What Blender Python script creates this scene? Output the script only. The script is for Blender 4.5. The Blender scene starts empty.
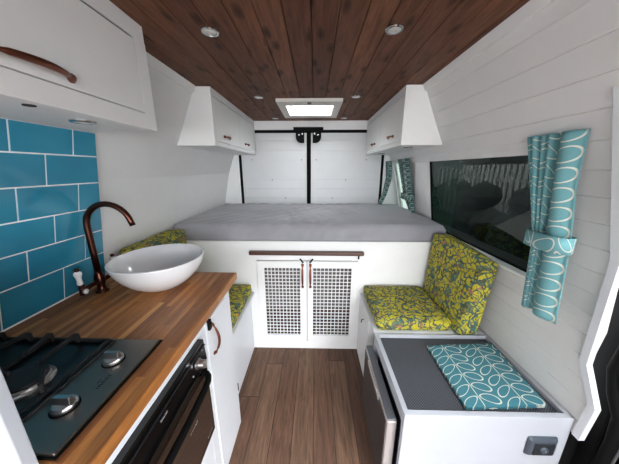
import bpy, bmesh, math, random
from mathutils import Vector, Matrix
random.seed(7)
S = bpy.context.scene
COL = S.collection
PI = math.pi

# ------------------------------------------------------------------ camera
F_PX, CX, CY = 238.0, 309.5, 232.0
pitch = math.atan((CY - 169.0) / F_PX)
yaw = math.atan((315.0 - CX) / (F_PX / math.cos(pitch)))
cam = bpy.data.cameras.new('camera')
cam.sensor_width = 36.0
cam.lens = 36.0 * F_PX / 619.0
cam.clip_start = 0.01
co = bpy.data.objects.new('camera', cam)
COL.objects.link(co)
co.location = (0, 0, 1.45)
co.rotation_euler = (PI / 2 - pitch, 0, yaw)
S.camera = co

# ------------------------------------------------------------------ world + exposure
w = bpy.data.worlds.new('overcast_sky')
S.world = w
w.use_nodes = True
nt = w.node_tree
nt.nodes.clear()
out = nt.nodes.new('ShaderNodeOutputWorld')
bg = nt.nodes.new('ShaderNodeBackground')
bg.inputs['Color'].default_value = (0.96, 0.98, 1.0, 1)
tcw = nt.nodes.new('ShaderNodeTexCoord')          # overcast sky: brighter towards the zenith
sxw = nt.nodes.new('ShaderNodeSeparateXYZ')
nt.links.new(tcw.outputs['Generated'], sxw.inputs[0])
mrw = nt.nodes.new('ShaderNodeMapRange')
mrw.inputs['From Min'].default_value = 0.0
mrw.inputs['From Max'].default_value = 1.0
mrw.inputs['To Min'].default_value = 1.0
mrw.inputs['To Max'].default_value = 2.5
nt.links.new(sxw.outputs[2], mrw.inputs['Value'])
nt.links.new(mrw.outputs[0], bg.inputs['Strength'])
nt.links.new(bg.outputs[0], out.inputs[0])
S.view_settings.view_transform = 'Standard'
S.view_settings.look = 'None'
S.view_settings.gamma = 1.0
S.view_settings.use_curve_mapping = False
S.view_settings.exposure = 3.5


def portal(name, loc, rot, sx, sy):
    l = bpy.data.lights.new(name, 'AREA')
    l.shape = 'RECTANGLE'
    l.size = sx
    l.size_y = sy
    l.cycles.is_portal = True
    o = bpy.data.objects.new(name, l)
    COL.objects.link(o)
    o.location = loc
    o.rotation_euler = rot
    return o


portal('windscreen_daylight', (-0.045, -3.02, 1.25), (PI / 2, 0, 0), 1.9, 1.3)
portal('side_door_daylight', (1.12, -1.6, 0.84), (0, PI / 2, 0), 1.64, 2.8)

def daylight(name, loc, rot, sx, sy, watts, col=(0.97, 0.985, 1.0)):
    o = portal(name, loc, rot, sx, sy)
    o.data.cycles.is_portal = False
    o.data.energy = watts
    o.data.color = col
    return o


daylight('rooflight_daylight', (-0.045, 2.233, 2.055), (0, 0, 0), 0.34, 0.33, 0.2)

# ------------------------------------------------------------------ materials
def new_mat(name):
    m = bpy.data.materials.new(name)
    m.use_nodes = True
    n = m.node_tree
    return m, n, n.nodes['Principled BSDF']


def srgb(r, g, b):
    f = lambda c: (c / 255.0) / 12.92 if c / 255.0 <= 0.04045 else ((c / 255.0 + 0.055) / 1.055) ** 2.4
    return (f(r), f(g), f(b), 1)


def M(n, op, a, b=None, c=None, clamp=False):
    x = n.nodes.new('ShaderNodeMath')
    x.operation = op
    x.use_clamp = clamp
    for i, v in enumerate((a, b, c)):
        if v is None:
            continue
        if isinstance(v, (int, float)):
            x.inputs[i].default_value = v
        else:
            n.links.new(v, x.inputs[i])
    return x.outputs[0]


def mix(n, fac, a, b, mode='MIX'):
    x = n.nodes.new('ShaderNodeMix')
    x.data_type = 'RGBA'
    x.blend_type = mode
    for s, v in (('Factor', fac),):
        if isinstance(v, (int, float)):
            x.inputs[0].default_value = v
        else:
            n.links.new(v, x.inputs[0])
    for i, v in ((6, a), (7, b)):
        if isinstance(v, tuple):
            x.inputs[i].default_value = v
        else:
            n.links.new(v, x.inputs[i])
    return x.outputs[2]


def noise(n, vec, scale, detail=3, dist=0.0, rough=0.5):
    x = n.nodes.new('ShaderNodeTexNoise')
    x.inputs['Scale'].default_value = scale
    x.inputs['Detail'].default_value = detail
    x.inputs['Distortion'].default_value = dist
    x.inputs['Roughness'].default_value = rough
    if vec is not None:
        n.links.new(vec, x.inputs['Vector'])
    return x.outputs[0]


def objco(n):
    t = n.nodes.new('ShaderNodeTexCoord')
    return t.outputs['Object']


def mapped(n, vec, scale=(1, 1, 1), rot=(0, 0, 0), loc=(0, 0, 0)):
    x = n.nodes.new('ShaderNodeMapping')
    x.inputs['Scale'].default_value = scale
    x.inputs['Rotation'].default_value = rot
    x.inputs['Location'].default_value = loc
    n.links.new(vec, x.inputs['Vector'])
    return x.outputs[0]


def bump(n, bs, h, strength=0.3, dist=0.002):
    x = n.nodes.new('ShaderNodeBump')
    x.inputs['Strength'].default_value = strength
    x.inputs['Distance'].default_value = dist
    n.links.new(h, x.inputs['Height'])
    n.links.new(x.outputs[0], bs.inputs['Normal'])


def ramp(n, fac, stops):
    x = n.nodes.new('ShaderNodeValToRGB')
    el = x.color_ramp.elements
    while len(el) < len(stops):
        el.new(0.5)
    for e, (p, c) in zip(el, stops):
        e.position = p
        e.color = c
    n.links.new(fac, x.inputs[0])
    return x.outputs[0]


def plain(name, col, rough=0.5, metal=0.0, bumpy=0.0, bscale=200, coat=0.0):
    m, n, b = new_mat(name)
    b.inputs['Roughness'].default_value = rough
    b.inputs['Metallic'].default_value = metal
    b.inputs['Coat Weight'].default_value = coat
    v = objco(n)
    nz = noise(n, v, 9, 3)
    c2 = tuple(x * 0.93 for x in col[:3]) + (1,)
    n.links.new(mix(n, nz, col, c2), b.inputs['Base Color'])
    if bumpy:
        bump(n, b, noise(n, v, bscale, 2), bumpy)
    return m


def plank_nodes(n, w_, L, off=0.0):
    """planks running along Y: returns (random per stave, x inside plank, vec)"""
    v = objco(n)
    s = n.nodes.new('ShaderNodeSeparateXYZ')
    n.links.new(v, s.inputs[0])
    X, Y = s.outputs[0], s.outputs[1]
    q = M(n, 'DIVIDE', M(n, 'ADD', X, 10.0 + off), w_)
    idx = M(n, 'FLOOR', q)
    fx = M(n, 'FRACT', q)
    wn = n.nodes.new('ShaderNodeTexWhiteNoise')
    wn.noise_dimensions = '1D'
    n.links.new(idx, wn.inputs['W'])
    q2 = M(n, 'ADD', M(n, 'DIVIDE', Y, L), M(n, 'MULTIPLY', wn.outputs['Value'], 7.3))
    seg = M(n, 'FLOOR', q2)
    fy = M(n, 'FRACT', q2)
    w2 = n.nodes.new('ShaderNodeTexWhiteNoise')
    w2.noise_dimensions = '2D'
    cm = n.nodes.new('ShaderNodeCombineXYZ')
    n.links.new(idx, cm.inputs[0])
    n.links.new(seg, cm.inputs[1])
    n.links.new(cm.outputs[0], w2.inputs['Vector'])
    return w2.outputs['Value'], fx, fy, v, idx


def wood_mat(name, cols, w_, L, rough, grain=0.5, seam=0.02, endseam=0.004, seamcol=None, knots=False, off=0.0,
             bmp=0.2, spec=0.5):
    m, n, b = new_mat(name)
    r, fx, fy, v, idx = plank_nodes(n, w_, L, off)
    base = ramp(n, r, [(i / (len(cols) - 1), c) for i, c in enumerate(cols)])
    # grain stretched along Y and shifted per plank
    cm = n.nodes.new('ShaderNodeCombineXYZ')
    n.links.new(M(n, 'MULTIPLY', r, 31.0), cm.inputs[1])
    n.links.new(M(n, 'MULTIPLY', r, 17.0), cm.inputs[2])
    ad = n.nodes.new('ShaderNodeVectorMath')
    ad.operation = 'ADD'
    n.links.new(v, ad.inputs[0])
    n.links.new(cm.outputs[0], ad.inputs[1])
    g1 = noise(n, mapped(n, ad.outputs[0], (60, 2.6, 60)), 1.0, 5, 0.8, 0.65)
    g2 = noise(n, mapped(n, ad.outputs[0], (22, 3.0, 22)), 1.0, 4, 2.2, 0.6)
    gm = M(n, 'MULTIPLY', M(n, 'ADD', g1, M(n, 'MULTIPLY', g2, 1.2)), 0.5)
    dark = M(n, 'MULTIPLY', M(n, 'SUBTRACT', gm, 0.44), grain * 4.6, None, True)
    col = mix(n, dark, base, mix(n, 0.65, base, (0.012, 0.007, 0.005, 1)))
    if knots:
        vo = n.nodes.new('ShaderNodeTexVoronoi')
        vo.inputs['Scale'].default_value = 1.0
        vo.voronoi_dimensions = '2D'
        n.links.new(mapped(n, ad.outputs[0], (10, 3.6, 1)), vo.inputs['Vector'])
        k = M(n, 'SUBTRACT', 1.0, M(n, 'DIVIDE', M(n, 'ADD', vo.outputs['Distance'], M(n, 'MULTIPLY', M(n, 'SUBTRACT', g2, 0.5), 0.5)), 0.17), None, True)
        kn = M(n, 'MULTIPLY', M(n, 'POWER', k, 0.5), 0.8)
        col = mix(n, kn, col, (0.008, 0.004, 0.003, 1))
    if seam:
        e = M(n, 'ABSOLUTE', M(n, 'SUBTRACT', fx, 0.5))
        sm = M(n, 'GREATER_THAN', e, 0.5 - seam)
        e2 = M(n, 'ABSOLUTE', M(n, 'SUBTRACT', fy, 0.5))
        sm = M(n, 'MAXIMUM', sm, M(n, 'GREATER_THAN', e2, 0.5 - endseam))
        col = mix(n, M(n, 'MULTIPLY', sm, 0.75), col, seamcol or (0.01, 0.006, 0.004, 1))
    n.links.new(col, b.inputs['Base Color'])
    b.inputs['Roughness'].default_value = rough
    b.inputs['Specular IOR Level'].default_value = spec
    bump(n, b, g1, bmp, 0.001)
    return m


W_PAINT = plain('white_painted_wood', srgb(236, 237, 237), 0.5, bumpy=0.12, bscale=160)
W_WALL = plain('white_painted_boards', srgb(228, 228, 228), 0.55, bumpy=0.25, bscale=60)
W_DOOR = plain('white_painted_ply', srgb(216, 218, 220), 0.5, bumpy=0.12, bscale=60)
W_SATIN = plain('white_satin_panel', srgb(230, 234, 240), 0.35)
W_UNIT = plain('white_greyed_against_glare', srgb(180, 184, 192), 0.35)  # white panels, colour greyed to offset strong light on the near fronts
W_GAP = plain('painted_gap_shade', srgb(40, 38, 38), 0.9)  # dark colour painting in the shade of door gaps and the finger hole
BLACK = plain('black_plastic', srgb(9, 9, 10), 0.6)
RUBBER = plain('black_rubber_seal', srgb(10, 10, 11), 0.75)
COPPER = plain('aged_copper', srgb(138, 86, 70), 0.3, 1.0)
BRONZE = plain('oil_rubbed_bronze', srgb(84, 52, 44), 0.28, 1.0)
CERAMIC = plain('white_ceramic', srgb(240, 241, 244), 0.08, coat=0.5)
CHROME = plain('chrome', srgb(200, 202, 205), 0.15, 1.0)
LENS = plain('frosted_lamp_lens', srgb(215, 215, 212), 0.4)
IRON = plain('cast_iron', srgb(26, 27, 30), 0.55, bumpy=0.3, bscale=300)
STEEL = plain('brushed_dark_steel', srgb(146, 136, 128), 0.36, 1.0)
STEEL_B = plain('bright_brushed_steel', srgb(190, 190, 190), 0.28, 1.0)
FRIDGE_TOP = plain('grey_fridge_trim', srgb(118, 124, 132), 0.45)
FRIDGE_FACE = plain('dark_fridge_face', srgb(72, 70, 70), 0.3, 0.3)
FRIDGE_EDGE = plain('silver_fridge_edge', srgb(196, 190, 188), 0.35, 0.4)
for _m in (RUBBER, BLACK):
    _m.node_tree.nodes['Principled BSDF'].inputs['Specular IOR Level'].default_value = 0.12
GLASSBLK = plain('black_oven_glass', srgb(20, 16, 15), 0.08, coat=0.6)
ENAMEL = plain('black_enamel', srgb(10, 10, 11), 0.16)
GREYPL = plain('slate_grey_plastic', srgb(66, 74, 84), 0.4)
GREYPL2 = plain('dark_grey_plastic', srgb(34, 38, 43), 0.45)
FRAMEGR = plain('cream_roof_vent_plastic', srgb(214, 211, 204), 0.45)
WALNUT = wood_mat('dark_walnut', [srgb(92, 58, 44), srgb(80, 50, 38)], 0.4, 3.0, 0.4, seam=0)
HEMP = plain('grey_letters', srgb(150, 152, 155), 0.4)
GROUT = plain('white_grout', srgb(236, 238, 238), 0.8)
DIM_BOX = plain('grey_storage_cloth', srgb(120, 118, 116), 0.8)
GREYSTRIP = plain('pale_grey_trim', srgb(150, 152, 156), 0.5)
ASPHALT = plain('asphalt', srgb(70, 70, 72), 0.9)
FENCE = plain('weathered_fence', srgb(200, 200, 190), 0.8)
HEDGE = plain('green_hedge', srgb(26, 46, 34), 0.9, bumpy=1.0, bscale=20)

CEIL = wood_mat('dark_stained_pine', [srgb(116, 78, 60), srgb(138, 95, 72), srgb(99, 65, 51), srgb(126, 85, 65)],
                0.0925, 30.0, 0.5, grain=0.75, seam=0, knots=True, off=0.045 + 0.71 - 0.005, bmp=0.15, spec=0.08)
FLOOR = wood_mat('brown_vinyl_oak_planks', [srgb(112, 84, 65), srgb(130, 99, 78), srgb(98, 71, 56), srgb(118, 86, 67)],
                 0.119, 0.95, 0.45, grain=0.8, seam=0.018, endseam=0.003, off=0.116, bmp=0.3, spec=0.35)
WORKTOP = wood_mat('oiled_iroko_staves', [srgb(168, 106, 52), srgb(204, 138, 74), srgb(138, 82, 40), srgb(186, 122, 62), srgb(218, 160, 94), srgb(152, 92, 46)],
                   0.0215, 0.60, 0.33, grain=0.6, seam=0, bmp=0.08)

# teal glazed tile
m, n, b = new_mat('teal_glazed_tile')
v = objco(n)
n.links.new(ramp(n, noise(n, mapped(n, v, (1, 3, 5)), 1.3, 2), [(0.3, srgb(42, 128, 158)), (0.7, srgb(52, 141, 170))]), b.inputs['Base Color'])
b.inputs['Roughness'].default_value = 0.1
bump(n, b, noise(n, v, 14, 1), 0.1, 0.004)
TILE = m

# mattress cover
m, n, b = new_mat('grey_jersey_sheet')
v = objco(n)
c = ramp(n, noise(n, v, 3, 3), [(0.3, srgb(142, 142, 148)), (0.7, srgb(156, 156, 162))])
n.links.new(c, b.inputs['Base Color'])
b.inputs['Roughness'].default_value = 0.9
b.inputs['Sheen Weight'].default_value = 0.2
bump(n, b, noise(n, v, 500, 2), 0.15, 0.001)
SHEET = m

# yellow patterned fabric
m, n, b = new_mat('yellow_botanical_fabric')
v = objco(n)
nz = n.nodes.new('ShaderNodeTexNoise')
nz.inputs['Scale'].default_value = 15
nz.inputs['Detail'].default_value = 1
n.links.new(v, nz.inputs['Vector'])
ad = n.nodes.new('ShaderNodeVectorMath')
ad.operation = 'MULTIPLY_ADD'
n.links.new(nz.outputs['Color'], ad.inputs[0])
ad.inputs[1].default_value = (0.10, 0.10, 0.10)
n.links.new(v, ad.inputs[2])
vo = n.nodes.new('ShaderNodeTexVoronoi')
vo.feature = 'DISTANCE_TO_EDGE'
vo.inputs['Scale'].default_value = 24
n.links.new(ad.outputs[0], vo.inputs['Vector'])
line = M(n, 'LESS_THAN', vo.outputs['Distance'], 0.085)
vo2 = n.nodes.new('ShaderNodeTexVoronoi')
vo2.inputs['Scale'].default_value = 50
n.links.new(ad.outputs[0], vo2.inputs['Vector'])
dots = M(n, 'LESS_THAN', vo2.outputs['Distance'], 0.33)
nn = noise(n, v, 13, 2)
patch = M(n, 'GREATER_THAN', nn, 0.60)
ycol = ramp(n, noise(n, v, 30, 2), [(0.35, srgb(158, 152, 34)), (0.65, srgb(186, 176, 46))])
ink = ramp(n, noise(n, v, 21, 1), [(0.40, srgb(44, 58, 60)), (0.50, srgb(34, 92, 106)), (0.62, srgb(62, 66, 52)), (0.70, srgb(150, 96, 100))])
dots = M(n, 'MULTIPLY', dots, 1.0)
fac = M(n, 'MAXIMUM', M(n, 'MAXIMUM', line, dots), M(n, 'MULTIPLY', patch, 0.8))
n.links.new(mix(n, M(n, 'MULTIPLY', fac, 0.92), ycol, ink), b.inputs['Base Color'])
b.inputs['Roughness'].default_value = 0.9
bump(n, b, noise(n, v, 400, 2), 0.2, 0.001)
YELLOW = m


def leaf_fabric(name, pu, pv, teal_a, teal_b):
    """UV in metres: u across, v along the stem. one stem every pu, leaf pairs every pv"""
    m, n, b = new_mat(name)
    uv = n.nodes.new('ShaderNodeTexCoord').outputs['UV']
    s = n.nodes.new('ShaderNodeSeparateXYZ')
    n.links.new(uv, s.inputs[0])
    U, V = s.outputs[0], s.outputs[1]
    u = M(n, 'MULTIPLY', M(n, 'SUBTRACT', M(n, 'FRACT', M(n, 'DIVIDE', U, pu)), 0.5), pu)
    au = M(n, 'ABSOLUTE', u)
    left = M(n, 'LESS_THAN', u, 0.0)
    # leaf rises away from the stem: shear v by |u|
    vv = M(n, 'SUBTRACT', V, M(n, 'MULTIPLY', au, M(n, 'MULTIPLY_ADD', left, 0.4, 0.2)))
    vc = M(n, 'MULTIPLY', M(n, 'SUBTRACT', M(n, 'FRACT', M(n, 'DIVIDE', vv, pv)), 0.5), pv)
    a_, b_ = pu * 0.225, pv * 0.40
    ex = M(n, 'DIVIDE', M(n, 'SUBTRACT', au, pu * 0.255), a_)
    # teardrop: narrower near the stem
    wid = M(n, 'ADD', M(n, 'MULTIPLY_ADD', left, -0.1, 0.72), M(n, 'MULTIPLY', M(n, 'DIVIDE', au, pu * 0.5), 0.5))
    ey = M(n, 'DIVIDE', M(n, 'DIVIDE', vc, b_), wid)
    d = M(n, 'SQRT', M(n, 'ADD', M(n, 'MULTIPLY', ex, ex), M(n, 'MULTIPLY', ey, ey)))
    ringm = M(n, 'LESS_THAN', M(n, 'ABSOLUTE', M(n, 'SUBTRACT', d, 0.93)), 0.075)
    stem = M(n, 'LESS_THAN', au, 0.0018)
    fac = M(n, 'MAXIMUM', ringm, stem)
    base = mix(n, noise(n, objco(n), 300, 2), teal_a, teal_b)
    n.links.new(mix(n, M(n, 'MULTIPLY', fac, 0.9), base, srgb(214, 214, 200)), b.inputs['Base Color'])
    b.inputs['Roughness'].default_value = 0.85
    bump(n, b, noise(n, objco(n), 600, 2), 0.15, 0.001)
    return m


LEAF = leaf_fabric('teal_leaf_stem_fabric', 0.18, 0.066, srgb(92, 148, 155), srgb(112, 166, 171))
LEAF2 = leaf_fabric('teal_leaf_stem_cloth', 0.175, 0.056, srgb(48, 112, 126), srgb(62, 126, 138))
LEAF3 = leaf_fabric('dark_teal_leaf_fabric', 0.09, 0.05, srgb(40, 84, 88), srgb(52, 100, 102))

# ribbed rubber mat
m, n, b = new_mat('ribbed_black_mat')
v = objco(n)
s = n.nodes.new('ShaderNodeSeparateXYZ')
n.links.new(v, s.inputs[0])
hx = M(n, 'SINE', M(n, 'MULTIPLY', s.outputs[0], 2 * PI / 0.011))
hy = M(n, 'SINE', M(n, 'MULTIPLY', s.outputs[1], 2 * PI / 0.009))
h = M(n, 'MULTIPLY', hx, hy)
n.links.new(ramp(n, M(n, 'MULTIPLY_ADD', h, 0.5, 0.5), [(0.3, srgb(34, 36, 42)), (0.8, srgb(92, 96, 106))]), b.inputs['Base Color'])
b.inputs['Roughness'].default_value = 0.5
bump(n, b, h, 0.5, 0.002)
MAT = m

# tinted window glass
m, n, b = new_mat('privacy_tinted_glass')
n.nodes.remove(b)
gl = n.nodes.new('ShaderNodeBsdfGlossy')
gl.inputs['Roughness'].default_value = 0.02
gl.inputs['Color'].default_value = (0.9, 0.95, 0.95, 1)
tr = n.nodes.new('ShaderNodeBsdfTransparent')
tr.inputs['Color'].default_value = (0.115, 0.125, 0.125, 1)
fr = n.nodes.new('ShaderNodeFresnel')
fr.inputs['IOR'].default_value = 1.35
mx = n.nodes.new('ShaderNodeMixShader')
geo = n.nodes.new('ShaderNodeNewGeometry')
n.links.new(M(n, 'MULTIPLY', fr.outputs[0], M(n, 'SUBTRACT', 1.0, geo.outputs['Backfacing'])), mx.inputs[0])
n.links.new(tr.outputs[0], mx.inputs[1])
n.links.new(gl.outputs[0], mx.inputs[2])
n.links.new(mx.outputs[0], n.nodes['Material Output'].inputs[0])
TINT = m


def translucent(name, col):
    m, n, b = new_mat(name)
    n.nodes.remove(b)
    t = n.nodes.new('ShaderNodeBsdfTranslucent')
    t.inputs['Color'].default_value = col
    d = n.nodes.new('ShaderNodeBsdfDiffuse')
    d.inputs['Color'].default_value = col
    x = n.nodes.new('ShaderNodeMixShader')
    x.inputs[0].default_value = 0.25
    n.links.new(t.outputs[0], x.inputs[1])
    n.links.new(d.outputs[0], x.inputs[2])
    n.links.new(x.outputs[0], n.nodes['Material Output'].inputs[0])
    return m


FROST = translucent('frosted_rooflight_dome', (0.9, 0.92, 0.92, 1))
FROST2 = translucent('frosted_rear_glass', (0.36, 0.40, 0.38, 1))

# ------------------------------------------------------------------ builders
ORG = {}


def obj(name, bm, mat, parent=None, bevel=0.0, smooth=False, uvdone=False, seg=2):
    bmesh.ops.remove_doubles(bm, verts=bm.verts, dist=1e-6)
    bmesh.ops.recalc_face_normals(bm, faces=bm.faces)
    me = bpy.data.meshes.new(name)
    off = ORG.get(parent.name, Vector((0, 0, 0))) if parent else Vector((0, 0, 0))
    bmesh.ops.translate(bm, verts=bm.verts, vec=-off)
    bm.to_mesh(me)
    bm.free()
    for mm in (mat if isinstance(mat, (list, tuple)) else [mat]):
        me.materials.append(mm)
    o = bpy.data.objects.new(name, me)
    COL.objects.link(o)
    if parent:
        o.parent = parent
    ORG[o.name] = off
    if smooth:
        for p in me.polygons:
            p.use_smooth = True
    if bevel:
        md = o.modifiers.new('bevel', 'BEVEL')
        md.width = bevel
        md.segments = seg
        md.limit_method = 'ANGLE'
        md.angle_limit = math.radians(40)
    return o


def thing(name, label, cat, loc, group=None):
    o = bpy.data.objects.new(name, None)
    COL.objects.link(o)
    o.empty_display_size = 0.05
    o.location = loc
    ORG[o.name] = Vector(loc)
    o['label'] = label
    o['category'] = cat
    if group:
        o['group'] = group
    return o


def tag(o, label, cat, group=None):
    o['label'] = label
    o['category'] = cat
    if group:
        o['group'] = group
    return o


def struct(name, bm, mat, **k):
    o = obj(name, bm, mat, **k)
    if o.parent is None:
        o['kind'] = 'structure'
    return o


def NB():
    return bmesh.new()


def box(bm, x0, x1, y0, y1, z0, z1, mi=0):
    vs = [bm.verts.new((x, y, z)) for x in (x0, x1) for y in (y0, y1) for z in (z0, z1)]
    for f in ((0, 1, 3, 2), (4, 6, 7, 5), (0, 4, 5, 1), (2, 3, 7, 6), (0, 2, 6, 4), (1, 5, 7, 3)):
        bm.faces.new([vs[i] for i in f]).material_index = mi
    return bm


def B(x0, x1, y0, y1, z0, z1):
    return box(NB(), x0, x1, y0, y1, z0, z1)


def hexa(bm, lo, hi, mi=0):
    """lo, hi: four points each, same winding"""
    a = [bm.verts.new(p) for p in lo]
    c = [bm.verts.new(p) for p in hi]
    k = len(a)
    bm.faces.new(a[::-1]).material_index = mi
    bm.faces.new(c).material_index = mi
    for i in range(k):
        j = (i + 1) % k
        bm.faces.new([a[i], a[j], c[j], c[i]]).material_index = mi
    return bm


def tube(bm, pts, r, seg=10, caps=True, flat=1.0, upv=None):
    pts = [Vector(p) for p in pts]
    rs = r if isinstance(r, (list, tuple)) else [r] * len(pts)
    rings = []
    prev = None
    for i, p in enumerate(pts):
        if i == 0:
            d = pts[1] - p
        elif i == len(pts) - 1:
            d = p - pts[i - 1]
        else:
            d = (pts[i + 1] - p).normalized() + (p - pts[i - 1]).normalized()
        d.normalize()
        if prev is None:
            up = Vector(upv) if upv else (Vector((0, 0, 1)) if abs(d.z) < 0.9 else Vector((1, 0, 0)))
        else:
            up = prev
        a = d.cross(up).normalized()
        c = a.cross(d).normalized()
        prev = c
        rings.append([bm.verts.new(p + a * math.cos(t) * rs[i] + c * math.sin(t) * rs[i] * flat)
                      for t in [2 * PI * k / seg for k in range(seg)]])
    for i in range(len(rings) - 1):
        for k in range(seg):
            j = (k + 1) % seg
            bm.faces.new([rings[i][k], rings[i][j], rings[i + 1][j], rings[i + 1][k]])
    if caps:
        bm.faces.new(rings[0][::-1])
        bm.faces.new(rings[-1])
    return bm


def lathe(bm, prof, c, seg=32, axis='Z'):
    """prof: list of (r, h)"""
    rings = []
    for r, h in prof:
        ring = []
        if r < 1e-6:
            r = 1e-5
        for k in range(seg):
            t = 2 * PI * k / seg
            if axis == 'Z':
                p = (c[0] + r * math.cos(t), c[1] + r * math.sin(t), c[2] + h)
            elif axis == 'X':
                p = (c[0] + h, c[1] + r * math.cos(t), c[2] + r * math.sin(t))
            else:
                p = (c[0] + r * math.cos(t), c[1] + h, c[2] + r * math.sin(t))
            ring.append(bm.verts.new(p))
        rings.append(ring)
    for i in range(len(rings) - 1):
        for k in range(seg):
            j = (k + 1) % seg
            bm.faces.new([rings[i][k], rings[i][j], rings[i + 1][j], rings[i + 1][k]])
    if prof[0][0] > 1e-6:
        bm.faces.new(rings[0])
    if prof[-1][0] > 1e-6:
        bm.faces.new(rings[-1])
    return bm


def frame_x(bm, X0, X1, y0, y1, z0, z1, w_):
    """rectangular ring in the YZ plane"""
    box(bm, X0, X1, y0, y1, z0, z0 + w_)
    box(bm, X0, X1, y0, y1, z1 - w_, z1)
    box(bm, X0, X1, y0, y0 + w_, z0 + w_, z1 - w_)
    box(bm, X0, X1, y1 - w_, y1, z0 + w_, z1 - w_)
    return bm


def frame_y(bm, x0, x1, Y0, Y1, z0, z1, wx, wz):
    box(bm, x0, x1, Y0, Y1, z0, z0 + wz)
    box(bm, x0, x1, Y0, Y1, z1 - wz, z1)
    box(bm, x0, x0 + wx, Y0, Y1, z0 + wz, z1 - wz)
    box(bm, x1 - wx, x1, Y0, Y1, z0 + wz, z1 - wz)
    return bm


def bow_handle(parent, p0, p1, outv, bow=0.03, r=0.0055, name='handle', mat=None):
    """a drawn bow handle with spread feet and a ringed middle"""
    p0, p1, outv = Vector(p0), Vector(p1), Vector(outv)
    bm = NB()
    n_ = 22
    pts, rs = [], []
    for i in range(n_ + 1):
        t = i / n_
        pts.append(p0.lerp(p1, t) + outv * (bow * math.sin(PI * t) ** 0.75 + 0.003))
        e = min(t, 1 - t)
        rs.append(r * (1.5 if e < 0.05 else (0.7 if e < 0.14 else 0.8 + 0.5 * math.sin(PI * t))))
    tube(bm, pts, rs, 10)
    for p in (p0, p1):
        q = p + outv * 0.002
        lathe_pts = [p - outv * 0.0015, p + outv * 0.004]
        tube(bm, lathe_pts, r * 1.7, 10)
    return obj(name, bm, mat or COPPER, parent, smooth=True)


# ------------------------------------------------------------------ van shell profile
XC = -0.045
PZ = [0, 0.9, 1.2, 1.4, 1.6, 1.75, 1.95, 2.05]
PH = [1.06, 1.05, 0.985, 0.940, 0.868, 0.805, 0.712, 0.66]


def half(z):
    for i in range(len(PZ) - 1):
        if z <= PZ[i + 1]:
            t = (z - PZ[i]) / (PZ[i + 1] - PZ[i])
            return PH[i] + t * (PH[i + 1] - PH[i])
    return PH[-1]


def wx(z, side=1):
    return XC + side * half(z)


Y0, Y1 = -3.0, 2.80  # shell and side opening stretched forward unseen to even out the daylight


def wall_sheet(side, holes, ys, groove, gd, zs_extra=(), thick=0.04, remap=None):
    """boarded wall that follows the van's side; grooves are real V-shaped gaps"""
    zl = [0.0]
    gz = [1.955 - 0.0845 * k for k in range(23)]
    for g in gz:
        if 0.02 < g < 1.97:
            zl += [g - groove, g, g + groove]
    zl += list(zs_extra) + [1.97, 0.9, 1.2, 1.4, 1.6, 1.75]
    zl = sorted(set(round(z, 4) for z in zl))
    zl = [z for i, z in enumerate(zl) if i == 0 or z - zl[i - 1] > 0.0005]
    gset = set(round(g, 4) for g in gz)
    ys = sorted(ys)
    bm = NB()
    grid = {}
    for i, z in enumerate(zl):
        d = gd if z in gset else 0
        for j, y in enumerate(ys):
            if remap and y == remap[0] and remap[2] <= z <= remap[3]:
                y = remap[1](z)
            grid[i, j] = bm.verts.new((wx(z, side) + side * d, y, z))
            grid[i, j, 'o'] = bm.verts.new((wx(z, side) + side * thick, y, z))
    def solid(i, j):
        if not (0 <= i < len(zl) - 1 and 0 <= j < len(ys) - 1):
            return False
        zc, yc = (zl[i] + zl[i + 1]) / 2, (ys[j] + ys[j + 1]) / 2
        for (ya, yb, za, zb) in holes:
            if ya < yc < yb and za < zc < zb:
                return False
        return True
    for i in range(len(zl) - 1):
        for j in range(len(ys) - 1):
            if not solid(i, j):
                continue
            bm.faces.new([grid[i, j], grid[i, j + 1], grid[i + 1, j + 1], grid[i + 1, j]])
            bm.faces.new([grid[i, j, 'o'], grid[i, j + 1, 'o'], grid[i + 1, j + 1, 'o'], grid[i + 1, j, 'o']])
            for (di, dj, a, c) in ((-1, 0, (i, j), (i, j + 1)), (1, 0, (i + 1, j), (i + 1, j + 1)),
                                   (0, -1, (i, j), (i + 1, j)), (0, 1, (i, j + 1), (i + 1, j + 1))):
                if not solid(i + di, j + dj):
                    bm.faces.new([grid[a], grid[c], grid[c + ('o',)], grid[a + ('o',)]])
    return bm


WIN = (0.95, 2.33, 0.965, 1.525)         # main window opening y0 y1 z0 z1
RWIN = (2.43, 2.73, 1.0, 1.52)           # rear side window
struct('wall_left', wall_sheet(-1, [], [Y0, Y1], 0.0018, 0.0006), W_WALL)
EDGE = [(0.0, 0.76), (0.45, 0.76), (0.455, 0.695), (0.62, 0.682), (0.755, 0.745), (1.17, 0.708), (1.66, 0.705)]


def edge_y(z):
    for (a, p), (b_, q) in zip(EDGE, EDGE[1:]):
        if z <= b_:
            return p + (q - p) * (z - a) / (b_ - a)
    return EDGE[-1][1]


struct('wall_right', wall_sheet(1, [WIN, RWIN, (-2.9, 0.72, 0.02, 1.66)],
                                [Y0, -2.9, 0.72, WIN[0], WIN[1], RWIN[0], RWIN[1], Y1], 0.0032, 0.003,
                                (WIN[2], WIN[3], RWIN[2], RWIN[3], 1.66, 0.02, 0.45, 0.455, 0.62, 0.755, 1.17), thick=0.012,
                                remap=(0.72, edge_y, 0.02, 1.66)), W_WALL)
struct('floor', B(-1.2, 1.12, Y0, Y1 + 0.05, -0.03, 0.0), FLOOR)

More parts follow.
